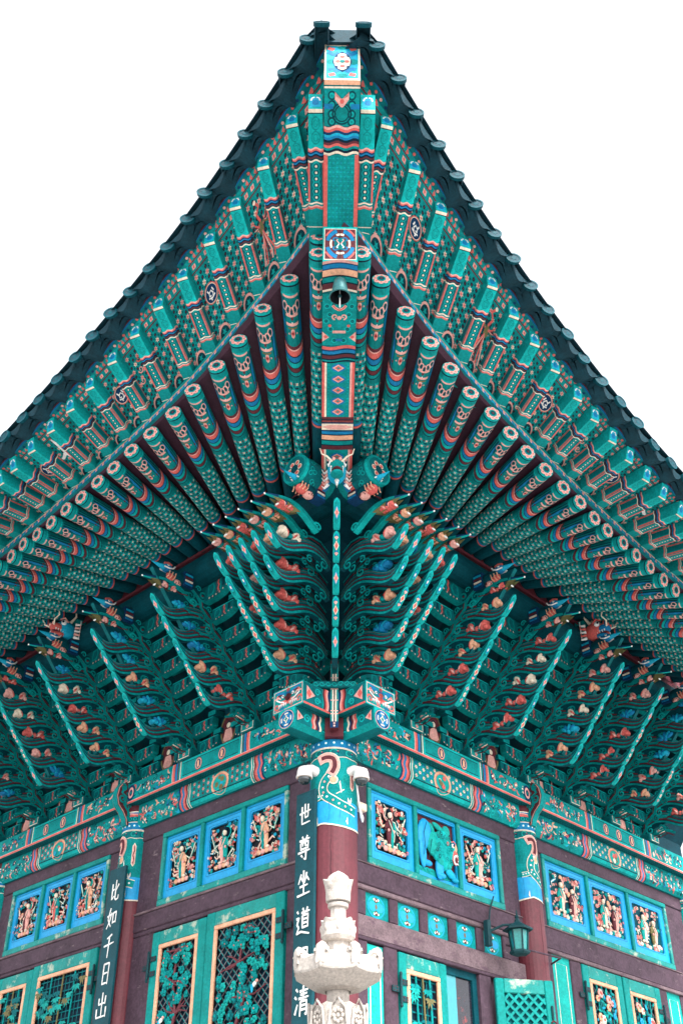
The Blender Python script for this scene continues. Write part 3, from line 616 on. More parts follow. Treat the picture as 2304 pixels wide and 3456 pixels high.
def tongue_mesh(var):
    mb = MB(); n = 30; Lo = catmull(LOW, n); Up = catmull(UPP, n); W = .043
    def hw(i): t = i/n; return W*min(1, t/.05) if t < .32 else W*.86
    fr = [0, .20, .27, .36, .42, .55, .60, .69, .76, .88, .93, 1]; bc = ['teal', 'ink', 'maroon', 'teal_dark', 'teal', 'teal_dark', 'maroon', 'teal_dark', 'teal_mid', 'maroon', 'teal']
    g = lambda i, f: (Lo[i][0]+(Up[i][0]-Lo[i][0])*f, Lo[i][1]+(Up[i][1]-Lo[i][1])*f)
    for i in range(n):
        a, b = hw(i), hw(i+1)
        for s in (-1, 1):
            for f0, f1, c in zip(fr, fr[1:], bc):
                bul = lambda f: (1+.16*sin(pi*min(1, f/.20))) if f < .20 else 1
                q = [(g(i, f0)[0], s*a*bul(f0), g(i, f0)[1]), (g(i+1, f0)[0], s*b*bul(f0), g(i+1, f0)[1]), (g(i+1, f1)[0], s*b*bul(f1), g(i+1, f1)[1]), (g(i, f1)[0], s*a*bul(f1), g(i, f1)[1])]
                mb.add(q, c if not (i < 8 and c == 'maroon') else 'teal_dark')
        mb.add([(Lo[i][0], -a, Lo[i][1]), (Lo[i+1][0], -b, Lo[i+1][1]), (Lo[i+1][0], b, Lo[i+1][1]), (Lo[i][0], a, Lo[i][1])], 'teal_light' if i < 10 else 'teal_dark')
        mb.add([(Up[i][0], -a, Up[i][1]), (Up[i+1][0], -b, Up[i+1][1]), (Up[i+1][0], b, Up[i+1][1]), (Up[i][0], a, Up[i][1])], 'teal_dark')
    # painted strip under the tip
    nrm = Vector((.72, 0, -.69))
    def P(u, v, h): t = u*3.0/10*n; k = min(int(t), n-1); f = t-k; x = Lo[k][0]+(Lo[k+1][0]-Lo[k][0])*f; z = Lo[k][1]+(Lo[k+1][1]-Lo[k][1])*f; return (x+.72*h, v, z-.69*h)
    p = Paint(mb, P); w = W
    p.poly([(.0, 0), (.16, .9*w), (.5, .95*w), (.84, .9*w), (.98, 0), (.84, -.9*w), (.5, -.95*w), (.16, -.9*w)], 'teal_light', .003)
    p.poly([(.1, 0), (.2, .7*w), (.5, .75*w), (.8, .7*w), (.9, 0), (.8, -.7*w), (.5, -.75*w), (.2, -.7*w)], 'teal', .005)
    if var == 0:
        p.disc(.5, 0, .22, 'sky', .007, 8, w*.62); p.star(.5, 0, .19, 'pink', .009, 4, .6, 0, w*.72/.19); p.star(.5, 0, .10, 'coral', .011, 4, .5, pi/4, w*.3/.1)
    elif var == 1:
        for r, c in ((.26, 'teal_mid'), (.21, 'teal_light'), (.15, 'blue'), (.07, 'cream')): p.disc(.5, 0, r, c, .012-r*.02, 10, w*r*3.0)
    elif var == 2:
        p.loz(.5, 0, .17, w*.75, 'cream', .007); p.loz(.5, 0, .12, w*.5, 'coral', .009)
        for u in (.24, .76): p.loz(u, 0, .08, w*.6, 'pink', .007); p.rect(u-.1, -w*.3, u-.04, w*.3, 'blue', .008)
    else:
        p.disc(.5, 0, .10, 'cream', .007, 8, w*.45); p.disc(.5, 0, .05, 'coral', .009, 6, w*.2)
        for u in (.25, .75): p.star(u, 0, .09, 'pink', .007, 4, .5, 0, w*.7/.09); p.disc(u, 0, .035, 'blue', .009, 6, w*.2)
    # scroll where the tongue leaves the stem, on both flanks
    for s in (-1, 1):
        q = Paint(mb, lambda u, v, h, s=s: (u, s*(W*.86+h), v))
        q.spiral(-.93, -.17, .075, .03, 'teal_light', .006, 1.3, 1.0, 1); q.spiral(-.70, -.20, .055, .024, 'teal', .006, 1.3, 2.2, -1)
        q.line([(-1.0, .0), (-.86, .09), (-.72, .10), (-.60, .055)], .022, 'maroon', .004); q.line([(-1.02, .04), (-.88, .13), (-.74, .135), (-.64, .10)], .026, 'teal', .005)
    return mb
TG = [tongue_mesh(v).build('tongue', HALL) for v in range(4)]
FLC = [('cream', 'coral'), ('peach', 'coral'), ('sky', 'blue'), ('pink', 'coral'), ('coral', 'pink'), ('blue', 'sky')]
def flower_mesh(k):
    c0, c1 = FLC[k]; mb = MB(); R = lambda d: Matrix.Rotation(radians(d), 3, 'Y')
    if k in (2, 5):      # open lotus fan
        for i in range(5): a = -70+35*i; mb.ell((.055*sin(radians(a)), 0, .045+.02*cos(radians(a))), (.028, .075, .055), c0 if i % 2 else c1, 8, 5, R(a))
        mb.ell((0, 0, .03), (.03, .08, .03), c1, 8, 5)
    else:
        for s in (-1, 1):
            mb.ell((s*.065+.01, 0, .055), (.036, .07, .062), c0, 9, 6, R(38*s)); mb.ell((s*.052+.01, 0, .048), (.018, .078, .046), c1, 8, 5, R(38*s)); mb.ell((s*.095+.01, 0, .035), (.03, .066, .03), c0, 8, 5, R(60*s))
        mb.ell((.01, 0, .03), (.035, .06, .03), c0 if k == 4 else 'teal', 8, 5)
    return mb
FLO = [flower_mesh(k).build('flower', HALL, True) for k in range(len(FLC))]
def bird_mesh():
    mb = MB(); R = lambda d: Matrix.Rotation(radians(d), 3, 'Y')
    mb.ell((-.16, 0, -.02), (.17, .075, .10), 'teal_dark', 12, 8, R(-10)); mb.ell((-.05, 0, -.075), (.085, .07, .065), 'coral', 12, 8)
    for i in range(3): mb.tube([(-.10+.05*i, -.074, -.02), (-.085+.05*i, -.076, -.09), (-.06+.05*i, -.06, -.13)], .008, 'peach', 5); mb.tube([(-.10+.05*i, .074, -.02), (-.085+.05*i, .076, -.09), (-.06+.05*i, .06, -.13)], .008, 'peach', 5)
    mb.ell((-.16, 0, -.11), (.08, .066, .05), 'pink', 10, 6)
    for i in range(14): rr = random.Random(i); mb.ell((-.16+rr.uniform(-.06, .05), rr.choice((-1, 1))*.058, -.11+rr.uniform(-.03, .03)), (.008, .012, .008), 'maroon', 5, 3)
    mb.ell((.0, 0, .05), (.08, .06, .06), 'blue', 12, 8)
    A = [(.05, .045*cos(2*pi*k/8), .045+.04*sin(2*pi*k/8)) for k in range(8)]; mb.fan((.27, 0, .05), A, 'sky')
    for s in (-1, 1):
        mb.ell((.02, s*.055, .07), (.016, .012, .016), 'cream', 7, 5); mb.ell((.024, s*.062, .07), (.008, .01, .008), 'ink', 6, 4)
        mb.tube([(.08, s*.05, .03), (.0, s*.065, .02), (-.06, s*.06, .045), (-.09, s*.05, .09)], .010, 'white', 6)
    mb.tube([(-.06, 0, .11), (-.01, 0, .135), (.05, 0, .115)], lambda t: .028*(1-.5*t), 'coral', 7)
    for j in range(4): mb.box(-.36-.02, -.26, -.08, .08, -.10+.045*j, -.075+.045*j, ['blue', 'cream', 'maroon', 'sky'][j])
    mb.box(-.40, -.24, -.07, .07, -.13, .09, 'navy')
    return mb
BIRD = bird_mesh().build('bird', HALL, True)
def crest_mesh():
    mb = MB(); P = [(-.85, -.09), (-.72, -.02), (-.6, .05), (-.45, .09), (-.28, .075), (-.12, .03), (0, -.01)]; Pc = catmull(P, 20); W = .04
    th = lambda i: .055*(1-(i/20)**2)+.008
    for i in range(20):
        (x0, z0), (x1, z1) = Pc[i], Pc[i+1]; a, b = th(i), th(i+1); w0, w1 = W*(1-.7*(i/20)**3), W*(1-.7*((i+1)/20)**3)
        for s in (-1, 1): mb.add([(x0, s*w0, z0), (x1, s*w1, z1), (x1, s*w1, z1-b), (x0, s*w0, z0-a)], 'teal' if i < 15 else 'navy')
        mb.add([(x0, -w0, z0-a), (x1, -w1, z1-b), (x1, w1, z1-b), (x0, w0, z0-a)], 'teal_light'); mb.add([(x0, -w0, z0), (x1, -w1, z1), (x1, w1, z1), (x0, w0, z0)], 'teal_dark')
    pl = [(-.55, -.01), (-.35, .03), (-.2, .01), (-.1, -.02), (-.2, -.055), (-.4, -.10)]
    for s in (-1, 1):
        Q = Paint(mb, lambda u, v, h, s=s: (u, s*(.03+h), v)); Q.poly(pl, 'olive', 0); Q.rect(-.33, -.07, -.29, .02, 'navy', .002); Q.spiral(-.82, -.10, .06, .03, 'teal_light', .02, 1.3)
    mb.ell((0, 0, -.015), (.013, .013, .013), 'white', 7, 5); mb.ell((-.2, 0, -.065), (.013, .03, .013), 'white', 7, 5)
    return mb
CREST = crest_mesh().build('crest_tongue', HALL)
def arm_mesh():
    mb = MB(); L = .47; prof = [(-L, .095), (-L, -.02), (-L*.9, -.05), (-L*.72, -.08), (-L*.45, -.095), (L*.45, -.095), (L*.72, -.08), (L*.9, -.05), (L, -.02), (L, .095)]
    for x in (-.05, .05):
        for (y0, z0), (y1, z1) in zip(prof, prof[1:]): mb.add([(x, y0, z0), (x, y1, z1), (x, y1, .095), (x, y0, .095)], 'teal_mid')
    for (y0, z0), (y1, z1) in zip(prof, prof[1:]): mb.add([(-.05, y0, z0), (-.05, y1, z1), (.05, y1, z1), (.05, y0, z0)], 'teal')
    q = Paint(mb, lambda u, v, h: (.05+h, u, v))
    for s in (-1, 1):
        q.rect(s*.06, .08, s*(L-.005), .094, 'teal_light', .003); q.poly([(s*.10, .06), (s*.2, .07), (s*.24, .0), (s*.2, -.06), (s*.10, -.06)], 'teal', .002); q.poly([(s*.13, .04), (s*.19, .05), (s*.21, .0), (s*.18, -.04), (s*.12, -.04)], 'teal_mid', .004)
        q.line([(s*.30, .075), (s*.285, .04), (s*.305, .01), (s*.29, -.02), (s*.31, -.055)], .024, 'coral', .004); q.line([(s*.27, .075), (s*.255, .04), (s*.275, .01), (s*.26, -.02), (s*.28, -.07)], .008, 'maroon', .004)
        q.line([(s*.335, .075), (s*.33, .02), (s*.345, -.05)], .010, 'teal_light', .004); q.rect(s*.365, -.02, s*.405, .07, 'board', .003)
        for k in range(6): y = L*(.95-.13*k); z = -.035-.06*sin(pi/2*min(1, (k+.5)/4)); q.disc(s*y, z+.016, .011, ('pink', 'cream')[k % 2], .005, 6)
        mb.box(-.075, .075, s*L-.075, s*L+.075, .095, .165, 'teal_mid', 0, fx1='teal', fz0='teal_dark')
    return mb
ARM = arm_mesh().build('cross_arm', HALL)
def plate_mesh(ncurl=7, front=True):
    """the cluster's own body: a carved plate with a curling vine stem; x outward from the wall line, z absolute"""
    mb = MB(); q = lambda z: (z-8.2)/.24*.21
    zs = [7.83+.1*i for i in range(18)]; W = .03
    inn = [(.0+max(0, q(z))*.95+.02, z) for z in zs]; outr = [(max(.16, q(z)+.78+(.14 if z > 8.05 else -.35)), z) for z in zs]
    for s in (-1, 1): mb.strip([(x, s*W, z) for x, z in inn], [(x, s*W, z) for x, z in outr], 'teal_dark')
    mb.strip([(x, -W, z) for x, z in outr], [(x, W, z) for x, z in outr], 'teal_mid')
    for s in (-1, 1):
        p = Paint(mb, lambda u, v, h, s=s: (u, s*(W+h), v))
        st = [(q(z)+.30+.03*sin(z*26), z) for z in [7.86+.07*i for i in range(24)]]
        p.line(st, .05, 'teal', .014); p.line([(x-.035, z) for x, z in st], .02, 'maroon', .012)
        for i in range(ncurl):
            z = 7.98+.235*i; x = q(z)+.30
            p.spiral(x-.10, z+.05, .085, .036, 'teal', .017, 1.35, -.6, -1); p.spiral(x+.10, z-.02, .06, .028, 'teal', .018, 1.2, 2.6, 1); p.spiral(x-.02, z+.13, .045, .02, 'teal_light', .019, 1.2, 0, 1); p.disc(x-.10, z+.05, .022, 'maroon', .012, 7)
            p.line([(x+.12, z), (x+.28, z-.03), (x+.42, z+.0), (x+.55, z-.06)], .03, 'teal', .013); p.line([(x+.12, z-.04), (x+.28, z-.07), (x+.42, z-.04), (x+.52, z-.1)], .014, 'maroon', .012)
            p.spiral(x+.36, z+.06, .05, .022, 'teal', .015, 1.2, 3.6, 1)
    if front:   # capital block on the plate beam
        mb.box(-.12, .30, -.13, .13, 7.835, 7.96, 'teal_mid', .012); p = Paint(mb, lambda u, v, h: (.30+h, u, v)); p.rect(-.11, 7.85, .11, 7.945, 'teal', .003); p.flower(0, 7.895, .035, .005, 1, ('pink', 'coral', 'cream'), 6)
        p.line([(-.11, 7.945), (-.11, 7.85), (.11, 7.85), (.11, 7.945)], .012, 'cream', .006)
        mb.ell((.42, 0, 7.99), (.05, .04, .035), 'pink', 8, 6); mb.ell((.47, 0, 7.985), (.03, .03, .025), 'cream', 8, 5)
    return mb
PLATE = plate_mesh().build('bracket_cluster', HALL)
RX = lambda sd: Matrix(((0, 1, 0), (-1, 0, 0), (0, 0, 1))) if sd == 'r' else Matrix(((-1, 0, 0), (0, -1, 0), (0, 0, 1)))
def T3(R3, t): M = R3.to_4x4(); M.translation = t; return M
TQ = lambda i: 1.20+.21*i
TZ = lambda i: 8.20+.24*i
used = set()
def inst(src, parent, M):
    if src.name not in used: used.add(src.name); src.parent = parent; src.matrix_basis = M; return src
    return copy_to(src, parent, M)
COLS = dict(r=[3.75, 8.2], l=[3.87, 7.4])
CL = dict(r=[1.23, 2.46, 3.75, 4.81, 5.92, 7.03], l=[1.28, 2.57, 3.87, 5.03, 6.2, 7.4])
rf = random.Random(21)
for sd, S in SIDES:
    for ci, a in enumerate(CL[sd]):
        c = inst(PLATE, HALL, T3(RX(sd), S(a, 0, 0)))
        I3 = Matrix.Identity(3); tr = lambda x, z, y=0: T3(I3, Vector((x, y, z)))
        for i in range(5):
            inst(TG[[3, 2, 1, 0, 0][(i+ci) % 4 if i < 3 else i]], c, tr(TQ(i), TZ(i)))
            k = rf.uniform(1.15, 1.5); inst(FLO[rf.choice((0, 0, 1, 1, 3, 3, 4, 4, 4, 2, 5))], c, tr(TQ(i)-.41+rf.uniform(-.04, .04), TZ(i)-.065) @ Matrix.Rotation(rf.uniform(-.3, .3), 4, 'Y') @ Matrix.Diagonal((k, 1, k, 1)))
            inst(ARM, c, tr(.17+.21*i, 8.25+.24*i))
        inst(ARM, c, tr(.06, 8.02)); inst(ARM, c, tr(1.16, 9.50) @ Matrix.Diagonal((1, 1.1, 1.5, 1))); inst(ARM, c, tr(.62, 9.12) @ Matrix.Diagonal((1, 1.2, 1.2, 1))); inst(CREST, c, tr(2.2, 9.37)); inst(BIRD, c, tr(1.83, 9.58))
        inst(FLO[rf.randrange(2, 5)], c, tr(1.78, 9.30))
# corner cluster
mb = plate_mesh(7, False); CORN = None
s2_ = 1/sqrt(2)
RD = Matrix(((-s2_, s2_, 0), (-s2_, -s2_, 0), (0, 0, 1)))
for v in (0,): 
    p = Paint(mb, lambda u, v, h: (1.0+h, u, v))
CORN = mb.build('bracket_cluster', HALL, label='corner bracket cluster with tongues spreading both ways like a feathered fan'); CORN.matrix_basis = T3(RD, Vector((0, 0, 0)))
RDi = RD.inverted()
def cput(src, R3, t, k=(1, 1, 1)):
    M = T3(R3 @ Matrix.Diagonal(k), t); return inst(src, CORN, CORN.matrix_basis.inverted() @ M)
for sd, S in SIDES:
    for i in range(5):
        for j in range(i+1):
            cput(TG[[3, 2, 2, 1, 0][i]], RX(sd), S(-.225*j, TQ(i)+.04, TZ(i)+.01))
            if (i+j) % 2 == 0 or i == 4: cput(FLO[rf.choice((0, 1, 3, 4, 4, 1, 2))], RX(sd), S(-.225*j, TQ(i)-.36, TZ(i)-.05), (1.4, 1, 1.35))
    for j in range(6):
        cput(CREST, RX(sd), S(-.225*j, 2.3, 9.37)); cput(FLO[(3, 1, 4)[j % 3]], RX(sd), S(-.225*j, 1.98, 9.29), (.9, 1, .8))
    cput(BIRD, RX(sd), S(-1.32, 1.95, 9.6), (.95, .95, .95))
    for i in range(4): cput(ARM, RX(sd), S(.28, .25+.21*i, 8.28+.24*i), (1, .9, 1))
for i in range(5):
    q = 1.0+.215*i; cput(TG[(0, 2, 0, 2, 0)[i]], RD, Vector((-q, -q, 8.17+.245*i)), (1.25, .88, 1.0))
# dragon head under the hip rafter
def dragon(parent, M, cols, big=1.0, label=None):
    mb = MB(); R = lambda d: Matrix.Rotation(radians(d), 3, 'Y'); c0, c1, c2 = cols
    mb.ell((0, 0, 0), (.15, .10, .12), c0, 14, 10); mb.ell((.13, 0, -.015), (.09, .08, .06), c1, 12, 8); mb.ell((.10, 0, -.10), (.10, .07, .035), c1, 12, 7, R(12)); mb.ell((.11, 0, -.065), (.085, .055, .022), 'maroon', 10, 6)
    for s in (-1, 1):
        mb.ell((.08, s*.075, .05), (.038, .03, .038), 'white', 9, 7); mb.ell((.10, s*.09, .052), (.018, .016, .018), 'ink', 7, 5); mb.tube([(.02, s*.07, .08), (.09, s*.10, .105), (.14, s*.08, .075)], lambda t: .016*(1-t*.6), c2, 6)
        mb.ell((.205, s*.035, .02), (.02, .02, .022), c2, 7, 5); mb.tube([(-.03, s*.05, .10), (-.08, s*.08, .2), (-.06, s*.09, .28)], lambda t: .022*(1-t*.8), 'cream', 6)
        for k in range(5): mb.tube([(.03+.035*k, s*.062, -.05), (.035+.035*k, s*.066, -.082)], lambda t: .010*(1-t*.9), 'white', 5)
        for k in range(5): mb.tube([(-.08, s*.09, -.10+.045*k), (-.13, s*.135, -.12+.05*k), (-.11, s*.16, -.10+.055*k)], lambda t: .02*(1-t*.8), ('white', c2)[k % 2], 6)
        mb.tube([(.2, s*.05, -.01), (.24, s*.11, .03), (.21, s*.16, .08), (.24, s*.18, .13)], lambda t: .012*(1-t*.6), 'cream', 6)
    mb.tube([(.03, 0, -.13), (.05, 0, -.19), (.02, 0, -.22)], lambda t: .025*(1-t*.9), 'white', 6)
    o = mb.build('dragon_head', parent, True); o.matrix_basis = M @ Matrix.Diagonal((big, big, big, 1))
    if label: o['label'] = label
    return o
for sd, S in SIDES:
    a = COLS[sd][0]; mb = MB(lambda *p, S=S: S(*p)); L0 = [(.85, 9.62, 9.98), (1.25, 9.72, 10.02), (1.55, 9.70, 10.0)]
    for (o0, b0, t0), (o1, b1, t1) in zip(L0, L0[1:]):
        for s in (-.1, .1): mb.add([(a+s, o0, b0), (a+s, o1, b1), (a+s, o1, t1), (a+s, o0, t0)], 'teal'); mb.add([(a+s*1.03, o0+.03, b0+.05), (a+s*1.03, o1-.08, b1+.05), (a+s*1.03, o1-.08, t1-.06), (a+s*1.03, o0+.03, t0-.06)], 'teal_dark')
        mb.add([(a-.1, o0, b0), (a-.1, o1, b1), (a+.1, o1, b1), (a+.1, o0, b0)], 'teal_mid'); mb.add([(a-.1, o0, t0), (a-.1, o1, t1), (a+.1, o1, t1), (a+.1, o0, t0)], 'teal_mid')
    mb.add([(a-.1, 1.55, 9.70), (a+.1, 1.55, 9.70), (a+.1, 1.55, 10.0), (a-.1, 1.55, 10.0)], 'teal')
    mb.build('beam_end', HALL)
    dragon(HALL, T3(RX(sd), S(a, 1.66, 9.80)), ('coral', 'blue', 'coral') if sd == 'r' else ('sky', 'coral', 'pink'), 1.15, 'orange and blue dragon head on the right wall beam end' if sd == 'r' else 'blue faced dragon head with white fangs on the left wall beam end')
dragon(HALL, T3(RD, Vector((-1.72, -1.72, 9.66))), ('sky', 'teal', 'pink'), 1.1, 'white whiskered dragon head under the hip rafter')
# ------------------------------------------------------------------ plate beams and lintel beams with dancheong, one length per bay
PLZ0, PLZ1, LNZ0, LNZ1 = 7.53, 7.83, 7.20, 7.53
BAYS = dict(r=[(0, 3.75), (3.75, 8.2)], l=[(0, 3.87), (3.87, 7.4)])
def monk_panel(p, u, v, rnd):
    """seated figure painted between the bracket clusters"""
    p.poly([(u-.34, v-.18), (u+.34, v-.18), (u+.20, v+.5), (u-.20, v+.5)], 'board', .002); p.disc(u, v+.12, .15, 'maroon', .004, 14, .22); p.ring(u, v+.12, .14, .165, 'olive', .006, 16, asp=1.4)
    p.poly([(u-.11, v-.06), (u+.11, v-.06), (u+.06, v+.12), (u-.06, v+.12)], 'pink', .006); p.disc(u, v+.17, .04, 'cream', .008, 9); p.disc(u, v+.20, .036, 'ink', .007, 9)
    for s in (-1, 1): p.line([(u+s*.33, v-.18), (u+s*.27, v+.0), (u+s*.30, v+.16), (u+s*.20, v+.5)], .03, 'pink', .006); p.line([(u+s*.38, v-.18), (u+s*.32, v+.0), (u+s*.35, v+.16), (u+s*.25, v+.5)], .02, 'maroon', .006)
for sd, S in SIDES:
    dz = 0 if sd == 'r' else .004
    for bi, (a0, a1) in enumerate(BAYS[sd]):
        rnd = random.Random(31+bi*7+(sd == 'l')); mp = lambda *p, S=S: S(*p)
        # plate beam
        mb = MB(mp); x0 = -.79 if bi == 0 else a0; z0, z1 = PLZ0+dz+(.05 if False else 0), PLZ1+dz
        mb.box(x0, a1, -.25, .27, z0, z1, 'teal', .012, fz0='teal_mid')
        p = Paint(mb, lambda u, v, h: (u, .27+h, z0+v)); H = z1-z0
        L = a1-a0; m0, m1 = a0+.34*L, a0+.66*L
        if bi == 0: m0, m1 = a0+.37*L, a0+.68*L
        for s, e in ((-1, m0), (1, m1)):
            b = (max(a0+.3, .3) if s < 0 else a1-.02); lo, hi = (b, e-.22) if s < 0 else (e+.22, b)
            p.rect(lo, .035, hi, H-.01, 'teal', .001); p.ornament(lo, hi, .04, H-.02, rnd, .10, .002, 2.4)
            for k, (c, ww) in enumerate((('cream', .016), ('teal', .03), ('maroon', .02), ('blue', .04), ('navy', .012), ('coral', .045), ('pink', .015))):
                xx = e+s*(.012+sum((.016, .03, .02, .04, .012, .045, .015)[:k])); p.band(xx+s*ww/2, ww, .035, H-.01, c, .003, .012 if k > 1 else 0, .5)
        p.rect(m0, .04, m1, H-.02, 'teal_light', .002); p.rect(m0+.03, .075, m1-.03, H-.05, 'teal', .004); p.line([(m0+.03, .07), (m1-.03, .07)], .008, 'ink', .006); p.line([(m0+.03, H-.05), (m1-.03, H-.05)], .008, 'ink', .006)
        for t in ((.3, .7) if bi == 0 or sd == 'l' else (.25, .5, .75)):
            u = m0+(m1-m0)*t; p.disc(u, H*.52, .068, 'coral', .006, 16, .085); p.disc(u, H*.52, .056, 'cream', .007, 16, .073); p.disc(u, H*.52, .05, 'navy', .008, 16, .066); p.poly([(u-.02, H*.36), (u+.02, H*.36), (u+.022, H*.62), (u, H*.7), (u-.022, H*.62)], 'peach', .010)
        p.rect(max(x0, a0+.1) if bi == 0 else x0, 0, a1, .026, 'coral', .004); p.rect(max(x0, a0+.1) if bi == 0 else x0, .026, a1, .034, 'pink', .004)
        p.disc(a1-.13, H*.5, .085, 'navy', .008, 12, .12); p.ring(a1-.13, H*.5, .035, .06, 'pink', .010, 10, asp=1.4); p.disc(a1-.13, H*.5, .02, 'teal', .010, 7)
        # scaled pattern of the underside
        pu = Paint(mb, lambda u, v, h: (u, v, z0-h)); n = int((a1-a0)/.055)
        for i in range(n):
            for r in range(3): pu.poly([(a0+.055*i, .15+.04*r), (a0+.055*(i+.5), .15+.04*r+.018), (a0+.055*(i+1), .15+.04*r), (a0+.055*(i+1), .15+.04*r+.012), (a0+.055*(i+.5), .15+.04*r+.03), (a0+.055*i, .15+.04*r+.012)], 'teal_dark', .002)
        for i in range(9 if bi == 0 else 0):
            for r in range(6): pu.poly([(-.76+.055*i, -.2+.075*r), (-.76+.055*(i+.5), -.2+.075*r+.018), (-.76+.055*(i+1), -.2+.075*r), (-.76+.055*(i+1), -.2+.075*r+.014), (-.76+.055*(i+.5), -.2+.075*r+.032), (-.76+.055*i, -.2+.075*r+.014)], 'teal_dark', .002)
        if bi == 0:     # end that crosses at the corner: painted monster mask, side bands
            for o in (.27,):
                waves(p, -.46, .03, H, ['maroon', 'coral', 'pink', 'navy', 'blue', 'sky', 'cream'], .028, .004, .012, 1); p.rect(-.25, .05, .0, H-.03, 'teal', .002); p.rect(-.25, .03, .0, .055, 'teal_light', .006); p.rect(-.25, H-.045, .0, H-.02, 'teal_light', .006); p.rect(-.25, .055, .0, .066, 'ink', .006); p.ornament(-.25, -.02, .05, H-.03, random.Random(5), .05, .003, 1.2); p.rect(-.78, .03, -.48, H-.02, 'teal_mid', .002); p.poly([(-.74, .06), (-.60, H*.5), (-.74, H-.05)], 'pink', .004); p.loz(-.70, H*.5, .04, .06, 'coral', .006)
                p.spiral(-.56, H*.3, .05, .02, 'teal_light', .004); p.spiral(-.56, H*.7, .05, .02, 'teal_light', .004); p.rect(-.79, 0, 0, .026, 'coral', .005)
            q = Paint(mb, lambda u, v, h: (-.79-h, u, z0+v)); q.rect(-.25, .0, .27, H, 'teal_light', .003); q.rect(-.235, .015, .255, H-.015, 'pink', .004); q.rect(-.225, .025, .245, H-.025, 'teal', .005)
            for s in (-1, 1):
                q.disc(.01+s*.085, H*.64, .022, 'white', .011, 8); q.disc(.01+s*.08, H*.64, .011, 'ink', .012, 7); q.spiral(.01+s*.19, H*.28, .05, .026, 'coral', .007, 1.1, 0, s); q.line([(.01+s*.05, H*.75), (.01+s*.12, H*.82), (.01+s*.2, H*.88)], .03, 'blue', .007); q.disc(.01+s*.18, H*.68, .028, 'coral', .007, 7)
                for k in range(5): q.poly([(.01+s*(.02+.028*k), H*.33), (.01+s*(.045+.028*k), H*.33), (.01+s*(.036+.03*k), H*.16)], 'white', .010)
            q.poly([(-.13, H*.26), (.15, H*.26), (.12, H*.46), (-.10, H*.46)], 'coral', .008)
            for k in range(10): rr = random.Random(k+(sd == 'l')); q.spiral(rr.uniform(-.2, .22), rr.choice((rr.uniform(.1, .25), rr.uniform(.72, .9)))*H, .028, .012, rr.choice(['blue', 'teal_dark', 'teal_light', 'coral']), .0065, 1.2, rr.uniform(0, 6))
            for s in (-1, 1): q.line([(.01+s*.06, H*.36), (.01+s*.13, H*.44), (.01+s*.20, H*.58)], .018, 'white', .010); q.line([(.01+s*.03, H*.5), (.01+s*.10, H*.72), (.01+s*.17, H*.74)], .022, ('blue', 'maroon')[sd == 'r'], .0095); q.line([(.01+s*.12, H*.55), (.01+s*.16, H*.66), (.01+s*.23, H*.62)], .018, 'pink', .0096); q.disc(.01, H*.54, .05, 'coral' if sd == 'l' else 'maroon', .009, 9); q.disc(.01, H*.70, .045, 'blue', .008, 9); q.disc(.01, H*.84, .03, 'coral', .008, 7)
        mb.build('plate_beam', HALL)
        # lintel beam: rounded lower edge
        mb = MB(mp); x0 = -.80 if bi == 0 else a0+.17; z0, z1 = LNZ0+dz+(.06 if False else 0), LNZ1+dz-.004; c = .14
        sec = [(-c, z1), (-c, z0+.06), (-c*.6, z0), (c*.6, z0), (c, z0+.06), (c, z1)]
        xe = a1-.17
        zoff = lambda x: .075 if (bi == 0 and x < -.2) else 0
        xs = [x0, -.2, -.19, xe] if bi == 0 else [x0, xe]
        for xa, xb in zip(xs, xs[1:]):
            if xa == -.2: continue
            za = zoff((xa+xb)/2) if bi == 0 else 0
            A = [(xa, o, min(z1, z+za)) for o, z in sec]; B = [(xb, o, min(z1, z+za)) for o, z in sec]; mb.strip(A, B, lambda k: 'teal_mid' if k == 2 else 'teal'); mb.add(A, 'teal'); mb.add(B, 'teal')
        H = z1-z0; p = Paint(mb, lambda u, v, h: (u, c+h if v > .06 else c*.6+(c*.4)*v/.06+h*.7, z0+v-(h*.7 if v < .06 else 0)))
        m0, m1 = a0+.36*L, a0+.64*L
        if bi == 0: m0, m1 = a0+.35*L, a0+.66*L
        for s, e in ((-1, m0), (1, m1)):
            b = (a0+.18 if s < 0 else a1-.18); lo, hi = (b, e-.2) if s < 0 else (e+.2, b)
            p.rect(lo, .06, hi, H-.005, 'teal', .001); p.ornament(lo, hi, .0, H, rnd, .105, .002, 2.8)
            for k, (cc, ww) in enumerate((('cream', .014), ('teal', .03), ('cream', .01), ('maroon', .03), ('coral', .045), ('blue', .04), ('coral', .035), ('navy', .03))):
                xx = e+s*(.01+sum((.014, .03, .01, .03, .045, .04, .035, .03)[:k]))
                for v0, v1 in ((0, .06), (.06, H)): p.band(xx+s*ww/2, ww, v0, v1, cc, .004, .014 if k > 2 else .006, .5 if v1 < .1 else 1.5, 8)
        p.rect(m0, .075, m1, H, 'teal', .001); nn = 15 if sd == 'r' else 12
        p.lattice(m0+.02, m1-.02, .085, H-.01, nn, 4, rnd, .003, .03, ('cream', 'coral', 'cream') if sd == 'r' else ('pink', 'coral', 'cream'), 'blue' if sd == 'r' else 'maroon')
        p.rect(m0, .02, m1, .055, 'teal_light', .003); p.line([(m0, .062), (m1, .062)], .008, 'ink', .004)
        mu = (m0+m1)/2; p.poly([(mu+.175*cos(2*pi*k/16)*(1.06 if k % 4 == 2 else 1), H*.5+.15*sin(2*pi*k/16)) for k in range(16)], 'peach', .006); p.poly([(mu+.145*cos(2*pi*k/16), H*.5+.122*sin(2*pi*k/16)) for k in range(16)], 'coral', .007); p.disc(mu, H*.5, .135, 'turq', .008, 14, .112)
